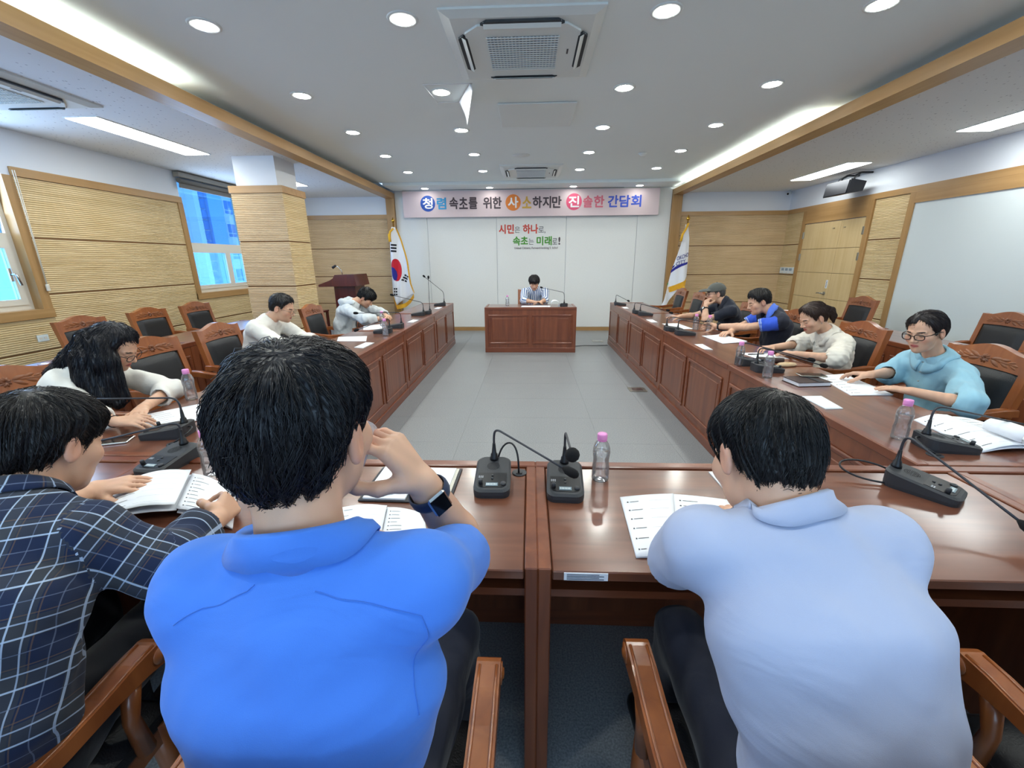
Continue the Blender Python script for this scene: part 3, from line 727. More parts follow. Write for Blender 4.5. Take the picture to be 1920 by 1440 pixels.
chair(-.345, .50, 0, 'carved wooden chair under the man in the blue shirt', G1)
chair(.51, .56, 0, 'carved wooden chair under the man in the pale polo', G1)
chair(1.245, .56, 0, 'empty carved chair with black seat beside the pale polo man', G1)
for y, l in ((1.98, 'carved chair under the long haired woman'), (2.86, 'empty carved chair between the long haired woman and the man in glasses'), (3.56, 'carved chair under the man in glasses and white sweater'), (4.40, 'empty carved chair between the man in glasses and the hooded man'), (5.20, 'carved chair under the man in the grey hooded top')):
    chair(-2.42, y, -PI/2, l, G1)
for y, l in ((2.60, 'carved chair under the woman in the light blue blouse'), (3.60, 'carved chair under the woman with the ponytail'), (4.50, 'carved chair under the man in the blue and navy polo'), (5.42, 'carved chair under the man in the cap'), (7.10, 'empty carved chair just beyond the man in the cap'), (7.95, 'empty carved chair nearest the white flag')):
    chair(2.46, y, PI/2, l, G1)
for y, l in ((4.08, 'empty carved back row chair half hidden by the long hair under the tall window'), (4.86, 'empty carved back row chair against the ribbed wall between the windows'), (5.60, 'empty carved back row chair against the wall beside the column')):
    chair(-4.24, y, -PI/2, l, G2)
for y, l in ((6.05, 'empty carved back row chair beside the oak frame of the white board'), (4.20, 'empty carved back row chair in front of the white board')):
    chair(4.26, y, PI/2, l, G2)
chair(.02, 8.02, PI, 'carved chair under the presenter in the striped shirt', None)
# black office chair
oc = thing('office_chair', 'black padded office chair beside the hooded man', 'chair', (-2.45, 6.35, 0), -PI/2)
def opad(sg):
    def f(u, v):
        a = 2*PI*u; r = v; x = .21*r*math.copysign(abs(math.cos(a))**.6, math.cos(a)); z = .74+.25*r*math.copysign(abs(math.sin(a))**.6, math.sin(a))
        return (x, -.25-.15*(z-.5)+sg*(.03*(1-r**4)+.006)+.10*x*x*4*.5, z)
    return f
MB().grid(opad(1), 24, 7, closed_u=True).grid(opad(-1), 24, 7, closed_u=True).build('backrest', 'black_leather', oc)
MB().lathe([(0, .42), (.22, .42), (.245, .45), (.23, .49), (.12, .50), (0, .498)], 20).build('seat', 'black_leather', oc)
MB().tube([(0, 0, .42), (0, 0, .12)], .03, 10).build('gas_lift', 'dark_metal', oc)
MB().tube([(0, -.18, .43), (0, -.27, .46), (0, -.27, .6)], .022, 8).build('back_bracket', 'dark_metal', oc)
for k in range(5):
    a = k*2*PI/5; lg = MB().tube([(0, 0, .12), (.26*math.cos(a), .26*math.sin(a), .075)], [.025, .015], 8).build('base_arm', 'black_plastic', oc)
    MB().tube([(.26*math.cos(a)-.012, .26*math.sin(a), .03), (.26*math.cos(a)+.012, .26*math.sin(a), .03)], .03, 12).build('castor', 'black_plastic', lg)
for s in (-1, 1): MB().tube([(s*.2, -.1, .44), (s*.27, -.1, .5), (s*.27, -.08, .64), (s*.26, .12, .65)], .014, 8).build('arm_rest', 'chair_wood', oc)

# ------------------------------------------------------------------ lectern, laptop desk
lc = thing('lectern', 'dark cherry lectern with a slanted reading top by the oak panelled wall', 'lectern', (-3.55, 8.25, 0))
MB().box(-.17, .24, -.24, .24, .06, 1.06, bev=.006).build('body', 'dark_lectern', lc)
MB().box(-.25, .30, -.30, .30, 0, .06, bev=.006).build('plinth', 'dark_lectern', lc)
MB().prism([(-.42, 1.045), (-.42, 1.085), (-.20, 1.16), (-.13, 1.20), (-.09, 1.262), (.27, 1.27), (.31, 1.06)], 'Y', -.33, .33).build('reading_top', 'dark_lectern', lc)
MB().tube([(-.08, 0, 1.25), (-.09, 0, 1.33), (-.14, 0, 1.40), (-.20, 0, 1.42)], .009, 8).build('gooseneck', 'chrome', lc)
MB().tube([(-.19, 0, 1.43), (-.26, 0, 1.385)], [.02, .026], 12).build('mic_head', 'dark_metal', lc)
sdk = thing('side_desk', 'small dark desk behind the hooded man carrying a laptop', 'desk', (-4.15, 7.62, 0))
MB().box(-.35, .35, -.25, .25, .60, .63, bev=.004).build('desk_top', 'dark_lectern', sdk)
for sx in (-1, 1):
    for sy in (-1, 1): MB().box(sx*.32-.02, sx*.32+.02, sy*.22-.02, sy*.22+.02, 0, .60).build('leg', 'dark_lectern', sdk)
lp = thing('laptop', 'open black laptop seen from behind near the lectern', 'laptop', (-4.08, 7.58, .631), .25)
MB().box(-.16, .16, -.11, .11, 0, .018, bev=.004).build('keyboard_base', 'black_plastic', lp)
MB().prism([(-.125, .018), (-.112, .018), (-.165, .27), (-.175, .27)], 'X', -.16, .16).build('screen_lid', 'black_plastic', lp)
MB().box(-.13, -.07, -.185, -.170, .20, .23).build('sticker', 'paper', lp)

# ------------------------------------------------------------------ banner and wall lettering
BX0, BX1, BZ0, BZ1, BY = -2.61, 2.58, 2.362, 2.868, 9.20
plain('banner_cloth', lin(226,206,208), .6)
for n, c in (('t_blue', (42,84,172)), ('t_cyan', (62,160,212)), ('t_dark', (78,66,72)), ('t_orange', (236,138,62)), ('t_gold', (216,172,74)), ('t_pink', (226,92,126)), ('t_rose', (222,116,134)), ('t_royal', (66,92,200)), ('t_white', (246,246,248)), ('t_red', (206,72,56)), ('t_green', (72,148,48)), ('t_grey', (84,86,92))): plain(n, lin(*c), .6)
bn = thing('banner', 'pink printed banner with large Korean lettering under the soffit', 'banner', (0, BY, 0))
MB().box(BX0, BX1, -.004, .004, BZ0, BZ1).build('cloth', 'banner_cloth', bn)
MB().tube([(BX0, 0, BZ1), (BX1, 0, BZ1)], .010, 8).build('top_rod', 'ac_white', bn)
def wx(px): return BX0+(px-60)/(1838-60)*(BX1-BX0)        # banner close-up px -> x
def letter(ch, a, b, mat, z0, z1, parent, off, bold=.03, nm='lettering', y=-.006):
    mb, w, h = text_mesh(ch, b-a, z1-z0, bold=bold, extrude=.003)
    mb.xf(Matrix.Translation((a, y, z0)) @ FACE_CAM); return mb.build(nm, mat, parent)
zc = (BZ0+BZ1)/2+.01; hh = .165
for ch, a, b, mat in (('렴',300,366,'t_cyan'),('속',388,450,'t_dark'),('초',456,518,'t_dark'),('를',524,586,'t_dark'),('위',625,685,'t_dark'),('한',692,755,'t_dark'),('소',898,962,'t_gold'),('하',970,1035,'t_dark'),('지',1040,1098,'t_dark'),('만',1104,1170,'t_dark'),('솔',1318,1384,'t_rose'),('한',1392,1464,'t_rose'),('간',1488,1560,'t_royal'),('담',1566,1640,'t_royal'),('회',1646,1716,'t_royal')):
    letter(ch, wx(a), wx(b), mat, zc-hh*.68, zc+hh*.68, bn, 0)
for ch, a, b, cm in (('청',184,288,'t_blue'),('사',782,888,'t_orange'),('진',1202,1310,'t_pink')):
    cx, r = (wx(a)+wx(b))/2, (wx(b)-wx(a))/2
    MB().tube([(cx, -.004, zc), (cx, -.007, zc)], r, 40).build('disc', cm, bn)
    letter(ch, cx-r*.68, cx+r*.68, 't_white', zc-r*.66, zc+r*.70, bn, 0, y=-.008)
sg = thing('wall_lettering', 'red and green Korean wall lettering with a small English line', 'sign', (0, YB-.021, 0))
SX = lambda px: -.655+(px-731)/(1158-731)*(.634+.655)     # sign close-up px -> x on the end wall
SZ = lambda py: 2.36-(py-283)/3.692*.01136+.035
for ch, a, b, t0, t1, mat, bold in (('시민',731,836,340,401,'t_red',.03),('은',841,878,356,394,'t_grey',0.),('하나',897,1003,340,401,'t_red',.03),('로,',1005,1053,356,401,'t_grey',0.),('속초',828,934,418,477,'t_green',.03),('는',938,974,432,472,'t_grey',0.),('미래',993,1098,418,477,'t_green',.03),('로',1102,1136,432,472,'t_grey',0.),('!',1144,1157,424,474,'t_dark',.03),('United Citizens, Forward-looking S  kcho!',838,1141,486,504,'t_dark',.005)):
    letter(ch, SX(a), SX(b), mat, SZ(t1), SZ(t0), sg, 0, bold=bold, y=-.001)

# ------------------------------------------------------------------ flags
plain('flag_white', lin(236,238,244), .7, sheen=.2); plain('flag_gold', lin(232,176,30), .55, sheen=.3); plain('brass', lin(205,160,70), .25, metal=1)
plain('flag_red', lin(200,24,46), .7); plain('flag_blue', lin(36,40,140), .7); plain('flag_black', lin(22,24,36), .7); plain('flag_green', lin(40,150,80), .7)
def flag_pole(t, x, h):
    MB().tube([(x, 0, .03), (x, 0, h)], .014, 10).build('pole', 'brass', t)
    MB().lathe([(0, h), (.012, h+.005), (.014, h+.02), (.035, h+.05), (.035, h+.075), (.012, h+.10), (.006, h+.125), (0, h+.13)], 16, (x, 0, 0)).build('finial', 'brass', t)
    MB().lathe([(.19, 0), (.19, .02), (.05, .05), (.02, .10)], 20, (x, 0, 0)).build('pole_base', 'brass', t)
def fringe(t, pts, nrm, ln, yfn):
    # threads hanging from the polyline pts (x, z)
    m = MB(); 
    P = np.array(pts); seg = np.linalg.norm(np.diff(P, axis=0), axis=1); cum = np.r_[0, np.cumsum(seg)]; n = int(cum[-1]/.009)
    top = []; 
    for k in range(n+1):
        s = cum[-1]*k/n; x = np.interp(s, cum, P[:, 0]); z = np.interp(s, cum, P[:, 1]); top.append((x, z))
    for k in range(n):
        (xa, za), (xb, zb) = top[k], top[k+1]; dx, dz = nrm[0]*ln, nrm[1]*ln; w = .004 if k % 2 else -.004
        ya, yb = yfn(xa, za)-.006+w, yfn(xb, zb)-.006-w
        m.add([(xa, ya, za), (xb, yb, zb), (xb+dx, yb, zb+dz), (xa+dx, ya, za+dz), (xa, ya+.008, za), (xb, yb+.008, zb), (xb+dx, yb+.008, zb+dz), (xa+dx, ya+.008, za+dz)], [(0,1,2,3),(4,5,6,7),(2,3,7,6),(0,3,7,4),(1,2,6,5)])
    o = m.build('fringe', 'flag_gold', t); o['kind'] = 'stuff'; return o
def patch(t, name, mat, poly, yfn, off=.006):
    # flat print: polygon in (x, z) laid on the cloth
    bm = bmesh.new(); vs = [bm.verts.new((x, 0, z)) for x, z in poly]; bm.faces.new(vs)
    bmesh.ops.triangulate(bm, faces=bm.faces); bmesh.ops.subdivide_edges(bm, edges=bm.edges, cuts=3, use_grid_fill=True)
    for v in bm.verts: v.co.y = yfn(v.co.x, v.co.z)-off
    me = bpy.data.meshes.new(name); bm.to_mesh(me); bm.free(); me.materials.append(MATS[mat]); return link(name, me, t)
def cloth(t, left, right, yfn, z_top, z_bot, nz=40, nx=26):
    # left/right: arrays (z, x) of the silhouette
    def fn(u, v):
        z = z_top+(z_bot(u)-z_top)*v
        a = np.interp(-z, [-q[0] for q in left], [q[1] for q in left]); b = np.interp(-z, [-q[0] for q in right], [q[1] for q in right])
        x = a+(b-a)*u; return (x, yfn(x, z), z)
    return solid(MB().grid(fn, nx, nz), 'cloth', 'flag_white', .004, t)
# national flag (left of the end wall)
fl = thing('flag', 'draped white flag with red and blue roundel and gold fringe beside the window side post', 'flag', (-2.76, 8.92, 0))
flag_pole(fl, 0, 2.22)
S1 = lambda px, py: ((px-737)/786*9.02, 2.30-(py-412)*.01060)
yf1 = lambda x, z: -.05-.035*math.sin(18*x+1.5*z)-.02*math.sin(41*x-2*z)*min(1, (2.2-z))
L1 = [(z, x) for x, z in (S1(735,425), S1(731,445), S1(729,485), S1(728,515), S1(726,548), S1(733,572))]
R1 = [(z, x) for x, z in (S1(740,425), S1(748,450), S1(757,490), S1(760,530), S1(766,547), S1(766,560))]
# note: silhouettes leave room for the gold edge
cloth(fl, L1, R1, yf1, 2.16, lambda u: S1(0, 571-21*u)[1])
def bars(px, py, w, h, tilt, cuts):
    for k in range(3):
        for (a, b) in cuts[k]:
            q = []
            for (ux, uz) in ((a, k), (b, k), (b, k+.62), (a, k+.62)):
                X, Y = ux*w, uz*h; q.append(S1(px+X*math.cos(tilt)-Y*math.sin(tilt), py+X*math.sin(tilt)+Y*math.cos(tilt)))
            patch(fl, 'trigram_bar', 'flag_black', q, yf1)
full = [(-.5, .5)]; split = [(-.5, -.06), (.06, .5)]
bars(736.5, 456, 9, 5.6, .08, [full, full, full]); bars(755, 514, 9, 5.0, .5, [split, full, split]); bars(733.5, 538, 6, 5.4, .05, [split, split, split])
cxp, cyp, rp = 737.5, 504, 21
def arc(a0, a1, rx, ry, n=24): return [(cxp+rx*math.cos(a), cyp-ry*math.sin(a)) for a in np.linspace(a0, a1, n)]
circ = [(max(x, 729.2), y) for x, y in arc(0, 2*PI, 9.5, 21, 40)[:-1]]
patch(fl, 'roundel_red', 'flag_red', [S1(*p) for p in circ], yf1)
blue = [(729.2, 500), (731, 498), (735, 500), (738, 506), (739, 514), (737, 523), (733, 523), (729.4, 515)]
patch(fl, 'roundel_blue', 'flag_blue', [S1(*p) for p in blue], yf1, .010)
fringe(fl, [S1(727,551), S1(733,572), S1(748,568), S1(758,560), S1(766,549)], (.02, -1), .085, yf1)
fringe(fl, [S1(741,428), S1(748.5,450), S1(757.5,490), S1(760.5,530), S1(765,548)], (1, -.1), .028, yf1)
MB().tube([(x, yf1(x, z)-.03, z) for x, z in (S1(738,428), S1(733,434), S1(731,446))], [.02, .02, .028], 8).tube([(x, yf1(x, z)-.03, z) for x, z in (S1(731,438), S1(731.5,452))], [.028, .03], 8).build('tassel', 'flag_gold', fl)
# city flag
f2 = thing('flag', 'draped white flag with blue lettering and gold fringe beside the door side post', 'flag', (3.09, 8.92, 0))
flag_pole(f2, 0, 2.20)
S2 = lambda px, py: ((px-1291)/786*8.9, 2.276-(py-408)*.01050)
yf2 = lambda x, z: -.05-.03*math.sin(16*x+2*z)-.015*math.sin(37*x+z)*min(1, (2.2-z))
L2 = [(z, x) for x, z in (S2(1286,425), S2(1282,450), S2(1275,480), S2(1268,520), S2(1260,560), S2(1254,576))]
R2 = [(z, x) for x, z in (S2(1292,425), S2(1296,445), S2(1297.5,480), S2(1297.5,515), S2(1290,528), S2(1262,575))]
cloth(f2, L2, R2, yf2, 2.15, lambda u: S2(0, 574-2*u)[1])
patch(f2, 'blue_stripe', 'flag_blue', [S2(*p) for p in ((1269.5,508),(1276,501),(1286,495),(1297,491),(1297,487),(1286,490),(1276,495),(1270,502))], yf2)
patch(f2, 'emblem_star', 'flag_blue', [S2(*p) for p in ((1271,500),(1274,496),(1274.5,492),(1271.5,495.5))], yf2)
patch(f2, 'emblem_leaf', 'flag_green', [S2(*p) for p in ((1263.5,529),(1266.5,524),(1266.5,528),(1264.5,531))], yf2)
def flag_text(body, px0, py0, px1, py1, h):
    mb, w, hh_ = text_mesh(body, 1., None, bold=.01, extrude=.0); mb.v = [(x, y/hh_, 0) for x, y, _ in mb.v]
    out = []
    for x, y, _ in mb.v:
        px, py = px0+(px1-px0)*x, py0+(py1-py0)*x-y*h; X, Z = S2(px, py); out.append((X, yf2(X, Z)-.012, Z))
    mb.v = out; mb.build('lettering', 'flag_blue', f2)
flag_text('OKCHO', 1276, 485, 1297, 477, 7.5); flag_text('CITY', 1275.5, 494.5, 1292, 488.5, 7)
fringe(f2, [S2(1266,535), S2(1275,531), S2(1286,526), S2(1297.5,519)], (-.05, -1), .12, yf2)
MB().tube([(x, yf2(x, z)-.025, z) for x, z in (S2(1292,532), S2(1293,548), S2(1294,553))], .022, 8).tube([(x, yf2(x, z)-.02, z) for x, z in (S2(1255,572), S2(1253,580))], .025, 8).build('corner_fringe', 'flag_gold', f2)
MB().tube([(x, yf2(x, z)-.03, z) for x, z in (S2(1291,418), S2(1287,428), S2(1281,438), S2(1279,450))], [.022, .02, .022, .026], 8).build('tassel', 'flag_gold', f2)
# ------------------------------------------------------------------ organic shapes: distance fields meshed with surface nets
f32 = np.float32
def V(*a): return np.array(a, f32)
def nrm(v): v = np.asarray(v, float); return (v/(np.linalg.norm(v)+1e-12)).astype(f32)
def sd_cap(p, a, b, r1, r2):
    a = np.asarray(a, f32); ba = np.asarray(b, f32)-a; q = p-a
    h = np.clip(q@ba/(ba@ba+1e-12), 0, 1); q = q-h[:, None]*ba
    return np.sqrt((q*q).sum(1))-(r1+(r2-r1)*h)
def sd_ell(p, c, r):
    q = p-np.asarray(c, f32); r = np.asarray(r, f32); a = q/r; b = a/r
    k0 = np.sqrt((a*a).sum(1)); k1 = np.sqrt((b*b).sum(1))+1e-9
    return k0*(k0-1)/k1
def smin(a, b, k): h = np.clip(.5+.5*(b-a)/k, 0, 1); return b+(a-b)*h-k*h*(1-h)
def smax(a, b, k): return -smin(-a, -b, k)
def mesh_sdf(f, lo, hi, h, B=8, margin=1.35):
    lo = np.asarray(lo, f32); n = (np.ceil((np.asarray(hi, f32)-lo)/h/B).astype(int))*B; nb = n//B
    g = np.stack(np.meshgrid(*[np.arange(k) for k in nb], indexing='ij'), -1).reshape(-1, 3)
    d = f((lo+(g*B+B/2)*h).astype(f32)).reshape(nb)
    act = np.abs(d) < h*B*.5*1.733*margin+h
    vals = np.ones(n+1, f32)
    up = lambda a: a.repeat(B, 0).repeat(B, 1).repeat(B, 2)
    vals[:-1, :-1, :-1] = up(np.where(d < 0, f32(-1), f32(1)))
    ca = up(act); m = np.zeros(n+1, bool)
    for i in (0, 1):
        for j in (0, 1):
            for k in (0, 1): m[i:i+n[0], j:j+n[1], k:k+n[2]] |= ca
    idx = np.argwhere(m); P = (lo+idx*f32(h)).astype(f32); o = np.empty(len(P), f32); st = 200000
    for s in range(0, len(P), st): o[s:s+st] = f(P[s:s+st])
    vals[m] = o
    S = vals < 0; cnt = np.zeros(n, np.uint8)
    for i in (0, 1):
        for j in (0, 1):
            for k in (0, 1): cnt += S[i:i+n[0], j:j+n[1], k:k+n[2]]
    mixed = (cnt > 0) & (cnt < 8) & ca
    C = np.argwhere(mixed); cid = np.full(n, -1, np.int32); cid[mixed] = np.arange(len(C))
    off = np.array([(i, j, k) for i in (0, 1) for j in (0, 1) for k in (0, 1)])
    cv = np.stack([vals[tuple((C+o_).T)] for o_ in off], 1)
    acc = np.zeros((len(C), 3)); w = np.zeros(len(C))
    for a in range(8):
        for ax in range(3):
            if off[a][ax] == 0:
                e = off[a].copy(); e[ax] = 1; b = int(e[0]*4+e[1]*2+e[2])
                va, vb = cv[:, a], cv[:, b]; x = (va < 0) != (vb < 0); t = np.where(x, va/(va-vb+1e-20), 0)
                pt = off[a][None].repeat(len(C), 0).astype(float); pt[:, ax] = t
                acc += np.where(x[:, None], pt, 0); w += x
    verts = lo+(C+acc/np.maximum(w, 1)[:, None])*h
    faces = []
    for ax in range(3):
        sl0 = [slice(1, -1)]*3; sl0[ax] = slice(0, -1); sl1 = [slice(1, -1)]*3; sl1[ax] = slice(1, None)
        A, Bv = S[tuple(sl0)], S[tuple(sl1)]; E = np.argwhere(A != Bv)
        if len(E) == 0: continue
        flip = A[tuple(E.T)]; base = E.copy()
        for q in range(3):
            if q != ax: base[:, q] += 1
        u, v = [(1, 2), (2, 0), (0, 1)][ax]
        def cell(du, dv):
            c = base.copy(); c[:, u] -= du; c[:, v] -= dv; return cid[tuple(c.T)]
        q = np.stack([cell(1, 1), cell(0, 1), cell(0, 0), cell(1, 0)], 1)
        q[~flip] = q[~flip][:, ::-1]
        faces.append(q[(q >= 0).all(1)])
    return verts.astype(f32), np.concatenate(faces)
def np_mesh(name, verts, faces, mat, smooth=True, color=None, uv=None):
    me = bpy.data.meshes.new(name); nv, nf = len(verts), len(faces); k = faces.shape[1]
    me.vertices.add(nv); me.vertices.foreach_set('co', np.ascontiguousarray(verts, f32).ravel())
    me.loops.add(nf*k); me.loops.foreach_set('vertex_index', faces.astype(np.int32).ravel())
    me.polygons.add(nf); me.polygons.foreach_set('loop_start', np.arange(0, nf*k, k, dtype=np.int32)); 
    me.polygons.foreach_set('use_smooth', np.full(nf, smooth, bool))
    me.update(calc_edges=True)
    if color is not None:
        a = me.color_attributes.new('Col', 'FLOAT_COLOR', 'POINT'); c = np.ones((nv, 4), f32); c[:, :3] = color; a.data.foreach_set('color', c.ravel())
    if uv is not None:
        l = me.uv_layers.new(name='cloth'); l.data.foreach_set('uv', uv.astype(f32).ravel())
    me.materials.append(MATS[mat] if isinstance(mat, str) else mat); me.validate(); return me
def wob(p, seed, freq, amp, n=4):
    r = np.random.default_rng(seed); o = np.zeros(len(p), f32)
    for _ in range(n):
        k = r.normal(size=3)*freq; k2 = r.normal(size=3)*freq*.6
        o += np.sin(p@k.astype(f32)+r.uniform(0, 6)+1.3*np.sin(p@k2.astype(f32)+r.uniform(0, 6))).astype(f32)
    return o*f32(amp/n**.5)

# --- hands
def hand_caps(wr, d, pn, side, curl=(.35, .4, .3), thumb=(.75, .25), s=1.0, spread=.1, curls=None):
    wr = np.asarray(wr, float); d = nrm(d).astype(float); pn = np.asarray(pn, float); pn = pn-d*(pn@d); pn /= np.linalg.norm(pn)
    t = np.cross(d, pn)*side; out = []
    offs = (.029, .0095, -.0100, -.0285); lens = (.074, .081, .076, .060); kn = (.086, .090, .086, .080)
    for i in range(4):
        b0 = wr+d*.018*s+t*offs[i]*.55*s; k = wr+(d*kn[i]+t*offs[i])*s-pn*.003
        out.append((b0, k, .0150*s, .0112*s)); a = 0.; p = k
        c3 = curls[i] if curls else curl
        fan = (1.5-i)*spread*.5
        for j, fr in enumerate((.46, .30, .24)):
            a += c3[j]; dd = (d*math.cos(fan)+t*math.sin(fan)); dv = dd*math.cos(a)+pn*math.sin(a); q = p+dv*lens[i]*fr*s
            r0 = (.0090, .0080, .0072)[j]*s; out.append((p, q, r0, r0-.0009*s)); p = q
    tb = wr+(d*.026+t*.026+pn*.008)*s; k1 = tb+nrm(d*.55+t*thumb[0]+pn*thumb[1]).astype(float)*.042*s
    k2 = k1+nrm(d*.85+t*thumb[0]*.45+pn*(thumb[1]+.15)).astype(float)*.031*s; k3 = k2+nrm(d*.95+t*thumb[0]*.1+pn*(thumb[1]+.2)).astype(float)*.024*s
    out += [(wr+d*.012*s+t*.012*s, tb, .016*s, .0150*s), (tb, k1, .0145*s, .0108*s), (k1, k2, .0105*s, .0092*s), (k2, k3, .0092*s, .0075*s)]
    return out

SKIN = np.array(lin(212, 168, 140)[:3]); 
HAIRLINE = {
 'short':  ([0, .5, .85, 1.1, 1.25, 1.5, 1.75, 2.0, 2.5, PI], [.066, .060, .045, .015, -.022, -.004, .014, -.022, -.062, -.082]),
 'fringe': ([0, .5, .85, 1.1, 1.25, 1.5, 1.75, 2.0, 2.5, PI], [.024, .022, .020, .000, -.030, -.010, -.002, -.040, -.078, -.086]),
 'crop':   ([0, .5, .85, 1.1, 1.25, 1.5, 1.75, 2.0, 2.5, PI], [.072, .066, .050, .028, -.005, .012, .022, -.015, -.050, -.058]),
 'mop':    ([0, .5, .85, 1.1, 1.25, 1.5, 1.75, 2.0, 2.5, PI], [.024, .022, .024, .012, -.012, .008, .014, -.018, -.072, -.094]),
 'tied':   ([0, .5, .85, 1.1, 1.25, 1.5, 1.75, 2.0, 2.5, PI], [.082, .074, .050, .018, -.012, .002, .012, -.020, -.060, -.070]),
}
def wool(P): return P
class Person:
    """One seated person: body (skin), hair, clothes. All points in world metres; the root stands on the floor under the seat."""
    def __init__(s, label, root, head, fwd, up, neck, sh, el, wr, spine, hips, knees, feet, sex='m', skin=1.0, scale=1.0):
        s.label = label; s.root_loc = np.array(root, float); s.hc = np.array(head, float)
        fwd = nrm(fwd).astype(float); up = np.array(up, float); up = up-fwd*(up@fwd); up /= np.linalg.norm(up)
        s.R = np.stack([np.cross(fwd, up), fwd, up], 1).astype(f32); s.fwd = fwd; s.up = up
        s.neck = np.array(neck, float); s.sh = [np.array(q, float) for q in sh]; s.el = [np.array(q, float) for q in el]; s.wr = [np.array(q, float) for q in wr]
        s.spine = [np.array(q, float) for q in spine]; s.hips = [np.array(q, float) for q in hips]; s.knees = [np.array(q, float) for q in knees]; s.feet = [np.array(q, float) for q in feet]
        s.sex = sex; s.fem = sex == 'f'; s.hs = (.95 if s.fem else 1.0)*scale; s.skin = SKIN*skin
        s.hands = [None, None]; s.root = thing('person', label, 'person', tuple(root))
    def loc(s, p): return ((p-s.hc.astype(f32))@s.R)/f32(s.hs)
    def w(s, q): return s.hc+s.R.astype(float)@(np.array(q, float)*s.hs)       # head-local point -> world
    def put(s, name, verts, faces, mat, parent=None, **k):
        return link(name, np_mesh(name, verts-s.root_loc.astype(f32), faces, mat, **k), parent or s.root)
    # ---- skin
    def head_sd(s, p):
        q = s.loc(p); x, y, z = q[:, 0], q[:, 1], q[:, 2]; m = q.copy(); m[:, 0] = np.abs(x)
        d = sd_ell(q, (0, -.008, .034), (.0765, .0955, .081))
        d = smin(d, sd_ell(q, (0, .026, -.034), (.0645 if not s.fem else .062, .066, .080)), .03)
        d = smin(d, sd_ell(q, (0, .036, -.074), (.050 if not s.fem else .044, .052, .040)), .025)
        d = smin(d, sd_ell(q, (0, .070, -.098), (.022, .020, .018)), .02)
        d = smin(d, sd_ell(m, (.044, .056, -.024), (.026, .028, .026)), .02)
        d = smin(d, sd_cap(m, (.012, .088, .020), (.046, .074, .018), .008, .007), .012)
        d = smax(d, -sd_ell(m, (.031, .100, .003), (.020, .016, .0105)), .012)
        d = smin(d, sd_ell(m, (.031, .0765, .001), (.0145, .0135, .0125)), .004)
        d = smin(d, sd_cap(q, (0, .086, .010), (0, .1085, -.030), .0075, .0115), .010)
        d = smin(d, sd_ell(m, (.0125, .098, -.035), (.0085, .010, .0075)), .006)
        d = smin(d, sd_cap(m, (0, .0945, -.0585), (.021, .086, -.0615), .0052, .003), .006)
        d = smin(d, sd_cap(m, (0, .0925, -.0690), (.018, .086, -.0655), .0062, .003), .006)
        e = sd_ell(m, (.0795, -.010, -.010), (.0085, .0185, .0315))
        e = smax(e, -sd_ell(m, (.0895, -.005, -.007), (.0075, .0105, .0200)), .005)
        d = smin(d, e, .006)
        return d*f32(s.hs)
    def body(s, h=.0045, bare=(0., 0.)):
        nr = .049 if s.fem else .057
        n0 = s.w((0, -.030, -.055)); n1 = s.neck
        caps = []
        ar = (.037, .031, .0235) if s.fem else (.046, .038, .0275)
        for i in (0, 1):
            caps.append((s.sh[i], s.el[i], ar[0]*.80, ar[1]*.95)); 
            mid = s.el[i]+(s.wr[i]-s.el[i])*.3
            caps.append((s.el[i], mid, ar[1], ar[1]*1.05)); caps.append((mid, s.wr[i], ar[1]*1.05, ar[2]))
        core = [(s.neck, s.spine[-1], .05, .06), (s.spine[-1], s.spine[0], .06, .06), (s.spine[-1], s.sh[0], .04, .032), (s.spine[-1], s.sh[1], .04, .032)]
        hands = [h_ for h_ in s.hands if h_]
        hb = [(np.min([np.minimum(a, b) for a, b, _, _ in H], 0)-.03, np.max([np.maximum(a, b) for a, b, _, _ in H], 0)+.03) for H in hands]
        def f(p):
            d = sd_cap(p, n0, n1, nr, nr*.90)
            for c in core: d = smin(d, sd_cap(p, *c), .02)
            a = np.full(len(p), 9., f32)
            for c in caps: a = smin(a, sd_cap(p, *c), .012)
            d = smin(d, a, .012)
            hl = s.hc.astype(f32); m = ((p-hl)**2).sum(1) < .19**2
            if m.any():
                dh = s.head_sd(p[m]); d[m] = smin(d[m], dh, .018)
            for H, (lo, hi) in zip(hands, hb):
                m = ((p > lo) & (p < hi)).all(1)
                if m.any():
                    q = p[m]; dd = np.full(len(q), 9., f32)
                    for j, c in enumerate(H):
                        dd = smin(dd, sd_cap(q, *c), .012 if (j % 4 == 0 or j > 15) else .0035)
                    d[m] = smin(d[m], dd, .010)
            return d
        P = [s.hc-.17, s.hc+.17, s.neck-.1, s.neck+.1]+s.spine+[q-.07 for q in s.sh+s.el+s.wr]+[q+.07 for q in s.sh+s.el+s.wr]+[l for l, _ in hb]+[u for _, u in hb]
        lo, hi = np.min(P, 0)-.02, np.max(P, 0)+.02
        v, fc = mesh_sdf(f, lo, hi, h)
        s.body_obj = s.put('body', v, fc, 'skin', color=s.paint(v)); return s.body_obj
    def paint(s, v):
        q = s.loc(v); ax = np.abs(q[:, 0]); y, z = q[:, 1], q[:, 2]; c = np.tile(s.skin, (len(v), 1))
        c *= (1+.05*wob(v, 3, 60, 1.))[:, None]
        near = (q**2).sum(1) < .17**2; face = near & (y > .04)
        def mix(mask, w, col):
            w = np.clip(w, 0, 1)*mask; c[:] = c*(1-w[:, None])+np.array(col)*w[:, None]
        mix(face, .30*np.exp(-((ax-.045)**2+(z+.03)**2)/.02**2), lin(215, 130, 115)[:3])
        mix(near & (ax > .074) & (abs(y) < .04), .25, lin(205, 120, 105)[:3])
        lips = 1-np.sqrt((ax/.026)**2+((z+.0635)/.0105)**2); mix(face & (y > .078), lips*4, lin(178, 96, 92)[:3] if not s.fem else lin(190, 100, 96)[:3])
